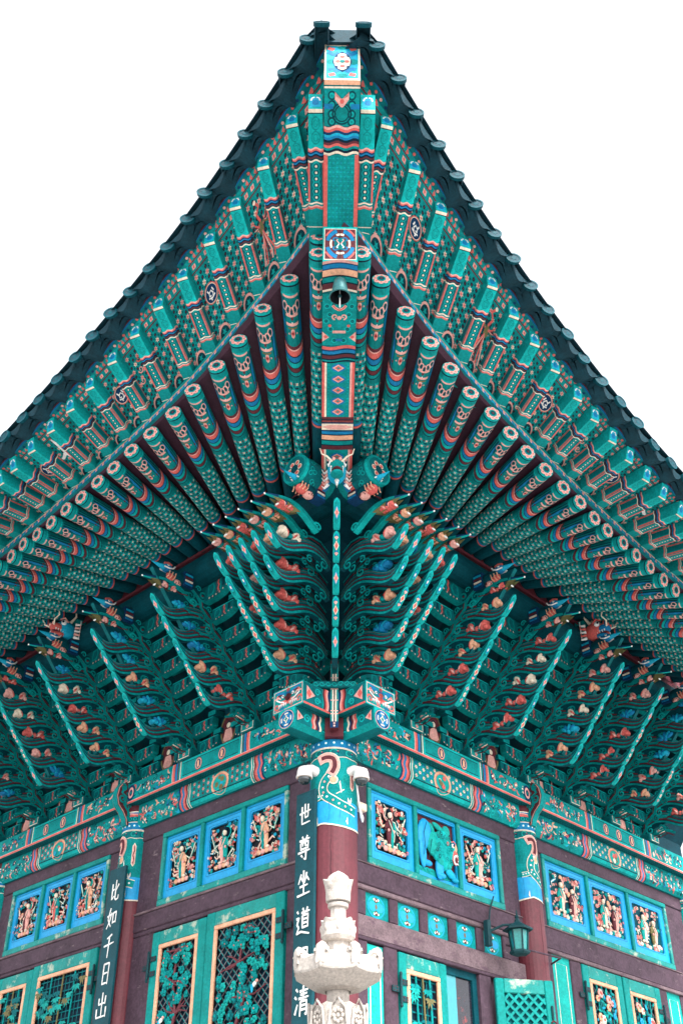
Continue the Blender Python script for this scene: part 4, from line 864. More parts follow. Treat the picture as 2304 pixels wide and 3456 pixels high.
        for k in range(7): p.disc(mu+rnd.uniform(-.08, .08), H*.5+rnd.uniform(-.07, .07), rnd.uniform(.02, .04), rnd.choice(['cream', 'sky', 'teal_light', 'olive', 'coral']), .010+.001*k, 7)
        if bi == 0:
            waves(p, -.52, .135, H, ['coral', 'pink', 'maroon', 'navy', 'cream'], .03, .004, .010, 1.5); p.rect(-.34, .145, -.05, H, 'teal', .002); p.rect(-.34, .14, -.05, .16, 'teal_light', .006); p.rect(-.34, .16, -.05, .17, 'ink', .006); p.ornament(-.33, -.06, .15, H-.01, random.Random(6), .045, .003, 1.2); p.rect(-.78, .14, -.54, H-.01, 'teal_mid', .002); p.poly([(-.76, .16), (-.66, H*.68), (-.76, H-.03)], 'pink', .004); p.loz(-.73, H*.7, .02, .04, 'coral', .005); p.spiral(-.6, H*.7, .06, .022, 'teal_light', .004)
            q = Paint(mb, lambda u, v, h: (-.80-h, u, z0+.075+v)); h2 = H-.075
            q.rect(-c*.98, .05, c*.98, h2, 'teal_light', .002); q.disc(0, h2*.5, c*.99, 'teal', .003, 18, h2*.5); q.disc(0, h2*.5, c*.90, 'pink', .004, 18, h2*.46); q.disc(0, h2*.5, c*.84, 'blue', .005, 18, h2*.43)
            for k in range(4): q.ring(0, h2*.5, c*.5, c*.64, 'cream', .007, 6, pi/2*k-.4, pi/2*k+.4, .92); q.ring(0, h2*.5, c*.66, c*.8, 'navy', .006, 6, pi/2*k+.4, pi/2*k+1.17, .92)
            q.star(0, h2*.5, c*.36, 'cream', .008, 4, .5, 0, 1.2); q.star(0, h2*.5, c*.22, 'teal', .009, 4, .5, 0, 1.2)
            mb.add([(-.78, .1, z0+.135), (-.3, .1, z0+.135), (-.3, -.1, z0+.135), (-.78, -.1, z0+.135)], 'maroon')
        mb.build('lintel_beam', HALL)
        # painted figures between the clusters
    cs = [0]+CL[sd]
    for a, b in zip(cs, cs[1:]):
        mb = MB(lambda *p, S=S: S(*p)); mb.box((a+b)/2-.42, (a+b)/2+.42, .055, .075, 7.84, 8.5, 'board'); monk_panel(Paint(mb, lambda u, v, h: (u, .075+h, v)), (a+b)/2, 8.03, random.Random(1)); mb.build('painted_panel', HALL)
# ------------------------------------------------------------------ columns
def column(sd, a, corner=False):
    R = .278 if corner else .212; zb = 2.95; mb = MB(); top = 7.29 if corner else 7.53
    cx, cy, _ = (SR if sd == 'r' else SL)(a, 0, 0); f0 = (radians(225) if corner else (radians(270) if sd == 'r' else radians(180)))
    P = lambda z, f, h: (cx+(R+h)*cos(f0+f), cy+(R+h)*sin(f0+f), z); N = 28
    ring = lambda z, h=0: [P(z, 2*pi*k/N, h) for k in range(N)]
    hem = 6.24; lv = [(zb, 'column_red'), (hem-.1, 'column_red'), (6.5, 'sky'), (7.07, 'teal'), (7.175, 'teal_mid'), (7.185, 'cream'), (7.285, 'blue')]
    if not corner: lv += [(7.295, 'cream'), (7.37, 'teal_mid'), (7.40, 'coral'), (7.43, 'blue'), (7.445, 'cream'), (7.53, 'maroon')]
    for (z0, _), (z1, c) in zip(lv, lv[1:]): mb.strip(ring(z0), ring(z1), c if c != 'sky' else 'column_red', True)
    mb.fan((cx, cy, top), ring(top), 'blue')
    p = Paint(mb, P)
    # blue cloth with a wavy hem
    n = 60; hz = lambda f: hem+.035*cos(f*1.0)*0-.045*abs(sin(f*1.15+.55))+.02
    F = [-pi+2*pi*k/n for k in range(n+1)]
    mb.strip([P(6.52, f, .004) for f in F], [P(hz(f), f, .004) for f in F], 'panel_blue'); mb.strip([P(hz(f), f, .007) for f in F], [P(hz(f)-.018, f, .007) for f in F], 'cream')
    for f in (-2.3, -1.5, -1.05, -.2, .25, .7, 1.3, 2.0): p.line([(6.5, f), (6.4, f+.03), (6.27, f-.02)], .02, 'blue', .006, lambda t: 1-.6*t)
    for f in (-.75, .55, 1.5, -2): p.line([(6.31, f), (6.25, f+.05)], .10, 'cream', .008, lambda t: 1-.7*t)
    # the S-shaped sash: pink collar sweeping into a green ribbon with white dots
    for sft in (0, pi):
        sash = [(7.02, -.62), (7.05, -.3), (7.03, .02), (6.93, .08), (6.83, -.10), (6.75, -.34), (6.66, -.42), (6.58, -.30), (6.52, .02), (6.47, .35), (6.44, .72), (6.42, 1.1)]
        sm = catmull([(z, f+sft-.05) for z, f in sash], 44)
        edge = lambda d0, d1, c, h, i0=0, i1=45: mb.strip([P(z+d0*.35, f+d0*4.2, h) for z, f in sm[i0:i1]], [P(z+d1*.35, f+d1*4.2, h) for z, f in sm[i0:i1]], c)
        lin = [(z, f) for z, f in sm]
        def rib(w, c, h, i0, i1):
            pts = lin[i0:i1]; A = []; B = []
            for i, (z, f) in enumerate(pts):
                z0, f_0 = pts[max(i-1, 0)]; z1, f_1 = pts[min(i+1, len(pts)-1)]; dz, df = z1-z0, (f_1-f_0)*R; l = sqrt(dz*dz+df*df) or 1
                A.append(P(z+df/l*w, f-dz/l*w/R, h)); B.append(P(z-df/l*w, f+dz/l*w/R, h))
            mb.strip(A, B, c)
        mb.strip([P(z, min(f, sft-.05+3), .003) for z, f in lin[14:38]], [P(z, sft-1.5, .003) for z, f in lin[14:38]], 'blue'); 
        rib(.058, 'cream', .006, 12, 45); rib(.046, 'teal', .008, 12, 45); rib(.062, 'cream', .009, 0, 17); rib(.054, 'pink', .011, 0, 17); rib(.024, 'maroon', .012, 2, 16)
        for i in range(17, 44, 3): z, f = lin[i]; p.disc(z, f, .014, 'white' if i % 2 else 'pink', .012, 7, .014/R)
        p.line([(6.55, -1.1+sft), (6.565, -.7+sft), (6.60, -.42+sft)], .07, 'cream', .005); p.line([(6.55, -1.1+sft), (6.565, -.7+sft), (6.60, -.42+sft)], .052, 'teal_light', .007)
        for k in range(4): p.disc(6.555+.01*k, -1.0+.17*k+sft, .011, 'white', .009, 6, .05)
        p.disc(6.77, -.02+sft, .055, 'cream', .006, 12, .2); p.disc(6.77, -.02+sft, .04, 'peach', .009, 12, .15); p.line([(6.62, .32+sft), (6.75, .24+sft)], .16, 'white', .008, lambda t: .3+sin(pi*t)); p.line([(6.60, .1+sft), (6.66, .45+sft)], .012, 'cream', .006)
        for k in range(16): rr = random.Random(k); p.ring(rr.uniform(6.6, 7.0), sft+rr.uniform(.15, .95), .016, .024, 'turq', .005, 8, asp=5)
        p.poly([(6.66, .86+sft), (6.70, .74+sft), (6.95, .74+sft), (6.99, .86+sft), (6.95, .98+sft), (6.70, .98+sft)], 'cream', .006); p.poly([(6.68, .86+sft), (6.71, .77+sft), (6.94, .77+sft), (6.97, .86+sft), (6.94, .95+sft), (6.71, .95+sft)], 'pink', .008); p.line([(6.70, .86+sft), (6.76, .90+sft), (6.82, .82+sft), (6.88, .90+sft), (6.94, .85+sft)], .05, 'maroon', .010)
        p.line([(6.55, .6+sft), (6.50, .7+sft), (6.56, .8+sft)], .05, 'white', .009); 
    for k in range(18):
        f = 2*pi*k/18; p.disc(7.237, f, .023, 'sky', .003, 9, .023/R); p.disc(7.237, f, .013, 'white', .005, 8, .013/R)
        if k % 2 == 0: p.ring(7.12, f, .028, .042, 'turq', .004, 10, asp=4.6); p.disc(7.12, f+.17, .014, 'navy', .005, 6, .07); p.disc(7.13, f+.17, .006, 'coral', .007, 5, .04)
    p.band(7.165, .008, -pi, pi, 'cream', .005, 0, 1, 40); p.band(7.06, .008, -pi, pi, 'cream', .005, .006, 9, 60)
    if not corner:
        p.band(7.405, .016, -pi, pi, 'pink', .005, .006, 6, 60)
        for k in range(18): p.ring(7.335, 2*pi*k/18, .018, .027, 'teal_light', .004, 8, asp=4.6); p.disc(7.437, 2*pi*k/18+.1, .008, 'white', .005, 6, .035)
    for f, za, zc in ((-.12, 5.2, 6.2), (.35, 3.6, 5.1), (2.6, 4.2, 5.6)):
        rr = random.Random(int(za*10)); p.line([(za+(zc-za)*k/9, f+rr.uniform(-.025, .025)) for k in range(10)], .022, 'dark', .0015, lambda t: sin(pi*min(.97, max(.03, t))))
    o = mb.build('column', HALL)
    if corner: o['label'] = 'corner column, its red shaft cracked below the painted blue cloth band'
    return o
column('r', 0, True)
for sd in 'rl':
    for a in COLS[sd]: column(sd, a)
# stepped strip standing on the corner column between the crossing beam ends
mb = MB(lambda x, y, z: HP(x, y, z)); d = .46
mb.box(.1, .34, -.11, .11, 7.29, 7.9, 'maroon'); mb.box(.30, d, -.05, .05, 7.36, 8.25, 'maroon', .01)
q = Paint(mb, lambda u, v, h: (d+h, u, v))
for u, c in ((-.038, 'teal'), (-.016, 'cream'), (0, 'ink'), (.016, 'cream'), (.038, 'teal')): q.rect(u-.009, 7.42, u+.009, 8.2, c, .003)
for z in (7.52, 7.56, 7.70, 7.85, 8.0): q.rect(-.046, z, .046, z+.012, 'pink', .005)
q.rect(-.05, 7.345, .05, 7.425, 'navy', .008); q.flower(0, 7.402, .018, .010, 1, ('pink', 'cream', 'pink'), 5); q.flower(0, 7.368, .018, .010, 1, ('pink', 'cream', 'pink'), 5)
p = Paint(mb, lambda u, v, h: (.50+h, u, v)); mb.box(.36, .50, -.26, .26, 7.86, 7.95, 'teal_mid', .01)
for k in range(-3, 4): p.spiral(k*.075, 7.905, .035, .016, 'teal_light', .004, 1.2, 0, 1 if k > 0 else -1)
mb.build('corner_post', HALL)
# carved scroll boards at the first wall columns
for sd, S in SIDES:
    a = COLS[sd][0]; mb = MB(); X = lambda x, o, z: S(a+x, o, z); mb.mp = X
    pr_ = [(.18, 7.24), (.25, 7.25), (.27, 7.33), (.33, 7.42), (.42, 7.50), (.46, 7.62), (.44, 7.74), (.38, 7.83), (.28, 7.90), (.18, 7.92)]
    for s in (-.05, .05): mb.fan((s, .26, 7.62), [(s, o, z) for o, z in pr_], 'maroon')
    mb.strip([(-.05, o, z) for o, z in pr_], [(.05, o, z) for o, z in pr_], 'teal')
    for s in (-1, 1):
        p = Paint(mb, lambda u, v, h, s=s: (s*(.05+h), u, v))
        for o, z, r, t, sg in ((.36, 7.76, .055, 1.0, 1), (.25, 7.80, .05, 2.5, -1), (.36, 7.60, .06, 4, 1), (.25, 7.66, .055, .4, 1), (.26, 7.50, .06, 3, -1), (.23, 7.36, .05, 1.5, 1)): p.spiral(o, z, r, r*.5, 'teal', .014, 1.25, t, sg)
        p.line([(.22, 7.30), (.24, 7.44), (.32, 7.52), (.30, 7.64), (.38, 7.68), (.33, 7.80)], .04, 'teal', .012)
        p.line([(o-.012, z) for o, z in pr_[1:-1]], .014, 'pink', .008)
    mb.build('scroll_board', HALL)
# ------------------------------------------------------------------ walls
def carve(mb, u0, u1, v0, v1, rnd, o, kind):
    """pierced relief: clouds and a figure of painted wood; mb maps (u, o, z)"""
    w_, h_ = u1-u0, v1-v0; cu = (u0+u1)/2+rnd.uniform(-.02, .02)*w_; E = lambda u, v, ru, rv, c, d=.02, ro=.014, M=None: mb.ell((u, o+d, v), (ru, ro, rv), c, 8, 5, M)
    RY = lambda d: Matrix.Rotation(radians(d), 3, 'Y')
    def ribbon(pts, w, c, d):
        q = Paint(mb, lambda u, v, h: (u, o+d+h, v)); q.line(pts, w, c, 0, lambda t: .5+sin(pi*t)*.7); q.line(pts, w*.4, 'cream' if c != 'cream' else 'coral', .003)
    k = min(w_, h_)
    bg = {'cloud': ['pink', 'pink', 'peach', 'turq', 'sky', 'turq', 'coral'], 'garden': ['pink', 'pink', 'teal', 'turq', 'pink']}[kind]
    for i in range(64):
        e = rnd.random()
        u, v = (u0+w_*rnd.choice((rnd.uniform(.03, .25), rnd.uniform(.75, .97))), v0+h_*rnd.uniform(.04, .96)) if e < .6 else (u0+w_*rnd.uniform(.05, .95), v0+h_*rnd.choice((rnd.uniform(.04, .22), rnd.uniform(.82, .96))))
        c = rnd.choice(bg); r = k*rnd.uniform(.035, .07); E(u, v, r, r*.8, c, rnd.uniform(.008, .02)); 
        if rnd.random() < .7: Paint(mb, lambda uu, vv, h: (uu, o+.034+h, vv)).spiral(u, v, r*.75, r*.38, 'coral' if c == 'pink' else 'teal_dark' if c in ('turq', 'sky') else 'cream', .0005*i, 1.1, rnd.uniform(0, 6), 1, 9)
    for i in range(14): 
        a = rnd.uniform(0, 2*pi); u, v = u0+w_*rnd.uniform(.15, .85), v0+h_*rnd.uniform(.15, .85); r = k*.16
        ribbon([(u+r*(t-2)*.5*cos(a)-r*.35*sin(t*1.6)*sin(a), v+r*(t-2)*.5*sin(a)+r*.35*sin(t*1.6)*cos(a)) for t in range(5)], k*.05, rnd.choice(['turq', 'pink', 'sky', 'teal', 'coral']), .016)
    def person(cu, vb, H, robe, second, halo=None, lean=0):
        v = lambda t: vb+H*t; x = lambda d, t: cu+d*H+lean*H*t
        if halo: 
            q = Paint(mb, lambda u, vv, h: (u, o+.018+h, vv)); q.disc(x(0, .86), v(.86), H*.17, 'turq' if halo == 'coral' else 'ink', 0, 14); q.ring(x(0, .86), v(.86), H*.15, H*.19, halo, .004, 18)
        E(x(0, .35), v(.32), H*.15, H*.30, robe, .03, .03, RY(lean*40)); E(x(0, .6), v(.6), H*.13, H*.16, robe, .034, .028); E(x(.02, .3), v(.25), H*.06, H*.26, second, .05, .02)
        for s in (-1, 1):
            E(x(s*.14, .55), v(.56), H*.055, H*.15, second if s > 0 else robe, .045, .02, RY(-s*25)); E(x(s*.10, .43), v(.44), H*.04, H*.04, 'pink', .055, .015)
            E(x(s*.10, .06), v(.06), H*.07, H*.04, 'cream', .04, .02)
        E(x(0, .84), v(.84), H*.065, H*.085, 'cream', .05, .028); E(x(0, .93), v(.93), H*.07, H*.05, 'ink', .048, .026); E(x(0, .99), v(.99), H*.03, H*.03, 'teal_dark', .048, .02)
        ribbon([(x(-.08, .68), v(.68)), (x(.02, .55), v(.5)), (x(.1, .4), v(.36)), (x(.05, .2), v(.16))], H*.05, second, .062)
    if kind == 'cloud':
        robe, sec = rnd.choice([('maroon', 'turq'), ('peach', 'teal'), ('teal', 'coral'), ('turq', 'pink'), ('pink', 'maroon')]); person(cu, v0+h_*.12, h_*.78, robe, sec, rnd.choice(['coral', 'pink', 'teal_light']), rnd.uniform(-.15, .15))
        for s in (-1, 1): ribbon([(cu+s*w_*.10, v0+h_*.6), (cu+s*w_*.28, v0+h_*.5), (cu+s*w_*.36, v0+h_*.66), (cu+s*w_*.44, v0+h_*.82)], k*.06, rnd.choice(['turq', 'peach', 'teal']), .04)
        for i in range(4): E(cu+w_*.13*(i-1.5), v0+h_*.09, k*.075, k*.06, ('pink', 'peach')[i % 2], .04, .02)
    else:
        person(u0+w_*.32, v0+h_*.10, h_*.74, rnd.choice(['teal', 'turq']), 'cream'); person(u0+w_*.68, v0+h_*.06, h_*.72, rnd.choice(['maroon', 'peach', 'olive']), 'pink')
        for i in range(9): E(u0+w_*(.08+.1*i), v0+h_*(.04+.02*(i % 2)), k*.07, k*.05, ('pink', 'cream', 'teal')[i % 3], .03, .018)
        for i in range(6): E(cu+rnd.uniform(-.12, .16)*w_, v0+h_*(.5+.08*i), k*.07, k*.07, ('pink', 'peach')[i % 2], .02, .016)
def lion(mb, u0, u1, v0, v1, o):
    w_, h_ = u1-u0, v1-v0; U = lambda x: u0+w_*x; V = lambda y: v0+h_*y
    E = lambda x, y, rx, ry, c, d=.03, ro=.03, a=0: mb.ell((U(x), o+d, V(y)), (w_*rx, ro, h_*ry), c, 12, 7, Matrix.Rotation(radians(a), 3, 'Y'))
    q = Paint(mb, lambda u, v, h: (U(u), o+.01+h, V(v)))
    q.poly([(0, 0), (1, 0), (1, .14), (.8, .17), (.6, .10), (.4, .16), (.2, .12), (0, .16)], 'turq', 0); q.poly([(0, 0), (1, 0), (1, .07), (.6, .03), (0, .08)], 'panel_blue', .003)
    for x in (.1, .2, .3, .55, .72, .9):
        for d in (-.05, -.02, .02, .05): q.line([(x, .07), (x+d*.6, .13), (x+d*1.3, .15)], .02, 'teal_light', .006)
    E(.18, .68, .18, .26, 'panel_blue', .03, .04, 10); E(.12, .38, .09, .26, 'panel_blue', .03, .035, -5); E(.24, .22, .12, .05, 'panel_blue', .03)
    E(.46, .55, .27, .22, 'turq', .04, .045, 15); E(.62, .48, .24, .28, 'teal_light', .05, .045)
    for i in range(12): a = 2*pi*i/12; E(.63+.21*cos(a), .5+.24*sin(a), .085, .09, ('turq', 'teal_light')[i % 2], .055, .035)
    E(.52, .20, .10, .20, 'panel_blue', .045, .035); E(.56, .08, .10, .05, 'panel_blue', .05, .035); E(.80, .16, .15, .07, 'sky', .045, .03, 25); E(.92, .08, .08, .04, 'sky', .045)
    E(.55, .87, .16, .05, 'turq', .03, .025, 20); E(.74, .84, .10, .10, 'turq', .04, .03); E(.36, .82, .10, .05, 'turq', .035, .025, 50)
    E(.80, .50, .13, .17, 'teal_light', .08, .03); E(.86, .42, .08, .13, 'coral', .10, .02); E(.85, .38, .055, .085, 'white', .112, .015); E(.85, .37, .04, .055, 'maroon', .124, .01); E(.80, .60, .035, .035, 'white', .11, .012); E(.805, .60, .018, .02, 'ink', .12, .01); E(.68, .62, .03, .04, 'coral', .10, .012); E(.88, .57, .03, .07, 'peach', .105, .012)
    q2 = Paint(mb, lambda u, v, h: (U(u), o+.112+h, V(v)))
    for i in range(22):
        rr = random.Random(i); a = 2*pi*i/22*1.7; r = .10+.13*(i % 3)/2; q2.spiral(.60+r*cos(a), .52+r*1.05*sin(a), .040, .016, ('teal_light', 'teal_mid', 'teal_dark')[i % 3], 0, 1.2, a)
    for y in (.30, .36, .44): q2.line([(.84, y), (.87, y+.015), (.90, y)], .016, 'white', .014)
    q2.line([(.74, .64), (.80, .67), (.86, .63)], .02, 'coral', .014); q2.line([(.08, .30), (.12, .48), (.10, .66), (.18, .86)], .014, 'teal_dark', -.03); q2.line([(.30, .60), (.24, .40), (.20, .26)], .014, 'teal_dark', -.03)
def panel_frame(sd, S, bi, a0, a1, z0, z1, kinds, seed):
    fr = MB(lambda *p: S(*p)); t = .065; n = len(kinds); W = (a1-a0-t)/n
    fr.box(a0, a1, -.02, .055, z1-t, z1, 'frame', .008); fr.box(a0, a1, -.02, .06, z0, z0+.085, 'frame_worn', .010)
    for i in range(n+1): x = a0+W*i; fr.box(x, x+t, -.02, .052, z0+.085, z1-t, 'frame_worn' if i in (0, n) else 'frame', .008)
    f = fr.build('panel_frame', HALL); rnd = random.Random(seed)
    for i, kd in enumerate(kinds):
        mb = MB(lambda *p: S(*p)); u0, u1 = a0+W*i+t, a0+W*(i+1); v0, v1 = z0+.085, z1-t; o = .012
        iu0, iu1, iv0, iv1 = u0+.10*(u1-u0)+.02, u1-.10*(u1-u0)-.02, v0+.13, v1-.10
        if kd == 'lion': iu0, iu1, iv0, iv1 = u0+.01, u1-.02, v0+.02, v1-.05
        mb.box(u0, u1, -.06, -.03, v0, v1, 'dark' if kd != 'lion' else 'maroon')
        if kd == 'garden': mb.box(u0, u1, -.03, -.015, v0, v1, 'teal_dark')
        for b in ((u0, u1, v0, iv0), (u0, u1, iv1, v1), (u0, iu0, iv0, iv1), (iu1, u1, iv0, iv1)): mb.box(b[0], b[1], -.02, o, b[2], b[3], 'panel_blue')
        q = Paint(mb, lambda u, v, h: (u, o+h, v))
        if kd != 'lion':
            q.line([(iu0-.02, iv0-.02), (iu1+.02, iv0-.02), (iu1+.02, iv1+.02), (iu0-.02, iv1+.02), (iu0-.02, iv0-.02)], .010, 'blue', .002)
            for (x, sx), (y, sy) in (((iu0, 1), (iv0, 1)), ((iu1, -1), (iv0, 1)), ((iu0, 1), (iv1, -1)), ((iu1, -1), (iv1, -1))): q.poly([(x, y), (x+sx*.03, y), (x, y+sy*.03)], 'panel_blue', .001)
        q.line([(u0+.02, v1-.03), (u1-.02, v1-.03)], .012, 'blue', .002)
        b = mb.build('carved_panel', f); m2 = MB(lambda *p: S(*p))
        if kd == 'lion': lion(m2, iu0, iu1, iv0, iv1, -.01)
        else: carve(m2, iu0, iu1, iv0, iv1, rnd, -.025, kd)
        m2.build('relief', b, True)
    return f
def plant(mb, u0, u1, v0, v1, o, kind, rnd):
    E = lambda u, v, ru, rv, c, d=.02, ro=.012, a=0: mb.ell((u, o+d, v), (ru, ro, rv), c, 8, 4, Matrix.Rotation(radians(a), 3, 'Y')); w_, h_ = u1-u0, v1-v0; q = Paint(mb, lambda u, v, h: (u, o+h, v))
    if kind == 'pine':
        xs = [.55, .45, .6, .42, .55, .48]; tr = [(u0+w_*x, o+.03, v0+h_*i/5.2) for i, x in enumerate(xs)]; mb.tube(tr, lambda t: .034*(1-.65*t), 'column_red', 7)
        for i in range(16):
            b = rnd.randrange(1, 6); s = rnd.choice((-1, 1)); x, _, z = tr[min(b, 5)]; e = (min(u1-.05, max(u0+.05, x+s*w_*rnd.uniform(.2, .45))), o+.035, min(v1-.05, z+h_*rnd.uniform(-.06, .10))); m = ((x+e[0])/2, o+.05, (z+e[2])/2+rnd.uniform(-.05, .05)); mb.tube([(x, o+.03, z), m, e], lambda t: .017*(1-.6*t), 'column_red', 6)
        n = int(w_*h_*105)
        for i in range(n):
            u, v = rnd.uniform(u0+.06, u1-.06), rnd.uniform(v0+.05, v1-.06)
            if (sin(u*9+v*3)+sin(v*7.3-u*4)) < -.75: continue
            r = rnd.uniform(.04, .06); c = rnd.choice(['turq', 'teal', 'teal', 'teal_mid'])
            for k in range(6): a = k*pi/3+rnd.uniform(-.2, .2); E(u+r*.62*cos(a), v+r*.62*sin(a), r*.46, r*.46, c, .028+rnd.uniform(0, .02), .014)
            E(u, v, r*.4, r*.4, 'teal', .05, .014); 
            if rnd.random() < .3: E(u, v, r*.2, r*.2, 'coral', .062, .008)
    elif kind == 'bamboo':
        for i in range(3): x = u0+w_*(.25+.25*i); mb.tube([(x, o+.02, v0), (x+.02, o+.02, (v0+v1)/2), (x-.01, o+.02, v1)], .013, 'olive' if i % 2 else 'teal', 6)
        for i in range(int(w_*h_*46)):
            u, v = rnd.uniform(u0+.05, u1-.05), rnd.uniform(v0+.05, v1-.05); c = rnd.choice(['turq', 'turq', 'teal', 'olive', 'teal_mid']); d = .02+.004*(i % 8)
            for k in range(6): a = radians(-90+(-75+30*k))+rnd.uniform(-.12, .12); l = rnd.uniform(.08, .13); q.poly([(u, v), (u+l*.5*cos(a)-.016*sin(a), v+l*.5*sin(a)+.016*cos(a)), (u+l*cos(a), v+l*sin(a)), (u+l*.5*cos(a)+.016*sin(a), v+l*.5*sin(a)-.016*cos(a))], c, d+.001*k)
    else:
        for i in range(4): x = u0+w_*(.2+.2*i); mb.tube([(x, o+.02, v0), (x+.04*(-1)**i, o+.03, (v0+v1)/2), (x, o+.02, v1)], .012, 'teal', 6)
        for i in range(int(w_*h_*120)):
            u, v = rnd.uniform(u0+.03, u1-.03), rnd.uniform(v0+.03, v1-.03); E(u, v, .05, .02, rnd.choice(['turq', 'teal', 'teal_mid', 'sky']), .02+rnd.uniform(0, .02), .008, rnd.uniform(0, 180))
        for i in range(int(w_*h_*34)):
            u, v = rnd.uniform(u0+.06, u1-.06), rnd.uniform(v0+.06, v1-.06); r = rnd.uniform(.04, .06); c = rnd.choice(['pink', 'peach', 'pink', 'panel_blue', 'cream'])
            for k in range(6): a = k*pi/3; E(u+r*.5*cos(a), v+r*.55*sin(a), r*.5, r*.55, c, .05, .016)
            E(u, v, r*.35, r*.35, 'coral' if c != 'panel_blue' else 'sky', .066, .01)
def bird_relief(mb, u, v, o):
    mb.ell((u, o+.07, v), (.05, .015, .028), 'white', 8, 5, Matrix.Rotation(.6, 3, 'Y')); mb.ell((u+.03, o+.08, v-.045), (.022, .012, .05), 'sky', 8, 5); mb.ell((u-.045, o+.075, v+.03), (.022, .014, .02), 'pink', 7, 5)
def hinge_mesh(s):
    mb = MB(); mb.tube([(0, .045, -.15), (0, .045, .15)], .017, 'iron', 8)
    for z in (-.17, .17): mb.ell((0, .045, z), (.02, .02, .025), 'iron', 7, 5)
    for z, d in ((-.09, -1), (0, 1), (.09, -1)):
        mb.box(min(0, d*s*.13), max(0, d*s*.13), .02, .032, z-.032, z+.032, 'iron')
        for x in (.055, .105):
            for y in (-.016, .016): mb.ell((d*s*x, .034, z+y), (.008, .006, .008), 'maroon', 6, 4)
    return mb
def door(sd, S, a0, a1, z0, z1, kind, seed, oa=.07, hside=None, birds=(), label=None, M=None):
    """leaf with stiles and rails, orange moulding, lattice, carving; built in (a, outward, z)"""
    mp = (lambda *p: S(*p)) if M is None else (lambda *p: S(*M(*p)))
    rnd = random.Random(seed); mb = MB(mp); t = .15*min(1, (a1-a0)/1.0); tt = .17; o0, o1 = oa-.06, oa
    mb.box(a0, a0+t, o0, o1, z0, z1, 'frame', .010); mb.box(a1-t, a1, o0, o1, z0, z1, 'frame', .010); mb.box(a0+t, a1-t, o0, o1-.003, z1-tt, z1, 'frame_worn', .010); mb.box(a0+t, a1-t, o0, o1-.003, z0, z0+.5, 'frame', .010)
    d = mb.build('door', HALL); 
    if label: d['label'] = label
    if kind == 'back':
        m2 = MB(mp); u0, u1, v0, v1 = a0+t, a1-t, z0+.5, z1-tt; m2.box(u0, u1, o0, o0+.01, v0, v1, 'teal_mid'); g = .125
        k = int((u1-u0+v1-v0)/g)+2; q = Paint(m2, lambda u, v, h: (u, o0+.045+h, v))
        for s in (-1, 1):
            for i in range(-k, k):
                c = u0+i*g; P_ = []
                for v in (v0, v1):
                    pass
                # clip the diagonal u = c + s*(v-v0) to the opening
                lo = max(v0, v0+min((u0-c)*s, (u1-c)*s)); hi = min(v1, v0+max((u0-c)*s, (u1-c)*s))
                if hi-lo > .02: q.line([(c+s*(lo-v0), lo), (c+s*(hi-v0), hi)], .032, 'frame', .0 if s > 0 else .004); Paint(m2, lambda u, v, h: (u, o0+.02+h, v)).line([(c+s*(lo-v0)+.012, lo-.012), (c+s*(hi-v0)+.012, hi-.012)], .034, 'teal_dark', .0 if s > 0 else .004)
        m2.build('lattice', d); m3 = MB(mp); m3.tube([(a1-t*.4+.045*cos(2*pi*i/14), o1+.02, z1-.55+.075*sin(2*pi*i/14)) for i in range(15)], .010, 'maroon', 6, False); m3.tube([(a1-t*.4, o1+.01, z1-.46), (a1-t*.4, o1+.015, z1-.30)], .014, 'iron', 6); m3.build('handle', d)
        return d
    u0, u1, v0, v1 = a0+t, a1-t, z0+.5, z1-tt; m2 = MB(mp); b = .052
    m2.box(u0, u1, o1-.03, o1+.006, v1-b, v1, 'peach', .008); m2.box(u0, u1, o1-.03, o1+.006, v0, v0+b, 'peach', .008); m2.box(u0, u0+b, o1-.03, o1+.005, v0+b, v1-b, 'peach', .008); m2.box(u1-b, u1, o1-.03, o1+.005, v0+b, v1-b, 'peach', .008)
    m2.build('moulding', d)
    u0 += b; u1 -= b; v0 += b; v1 -= b; m2 = MB(mp); m2.box(u0, u1, o0-.01, o0, v0, v1, 'ink'); g = .115
    for s in (-1, 1):
        q = Paint(m2, lambda u, v, h: (u, o0+.018+h, v))
        if kind == 'pine' or kind == 'flower':
            for i in range(-int((v1-v0)/g)-2, int((u1-u0+v1-v0)/g)+2):
                c = u0+i*g if s > 0 else u0+i*g
                lo = max(v0, v0+min((u0-c)*s, (u1-c)*s)); hi = min(v1, v0+max((u0-c)*s, (u1-c)*s))
                if hi-lo > .02: q.line([(c+s*(lo-v0), lo), (c+s*(hi-v0), hi)], .012, 'wood_pale', 0 if s > 0 else .003); q.line([(c+s*(lo-v0)+.010, lo), (c+s*(hi-v0)+.010, hi)], .010, 'teal', .001)
        elif s > 0:
            x = u0+g*.5
            while x < u1: q.line([(x, v0), (x, v1)], .016, 'teal_mid', 0); x += g*.8
            y = v0+g*.5
            while y < v1: q.line([(u0, y), (u1, y)], .016, 'teal_mid', .003); y += g*.8
    m2.build('lattice', d); m3 = MB(mp); plant(m3, u0, u1, v0, v1, o0+.025, kind, rnd)
    for x, y in birds: bird_relief(m3, u0+(u1-u0)*x, v0+(v1-v0)*y, o0+.025)
    m3.build('carving', d, True)
    if hside:
        for z in (z1-.42, z1-1.75):
            h = hinge_mesh(1 if hside > 0 else -1); hx = (a1+.01 if hside > 0 else a0-.01); s_ = hside
            h.mp = None; h.v = [mp(hx+(x if hside > 0 else x), oa-.02+o, z+zz) for x, o, zz in h.v]; h.build('hinge', d)
    return d
def wallframe(sd, S, boxes, name='wall_frame'):
    mb = MB(lambda *p: S(*p))
    for b in boxes: mb.box(*b[:6], b[6] if len(b) > 6 else 'wood', b[7] if len(b) > 7 else .012)
    return mb.build(name, HALL)
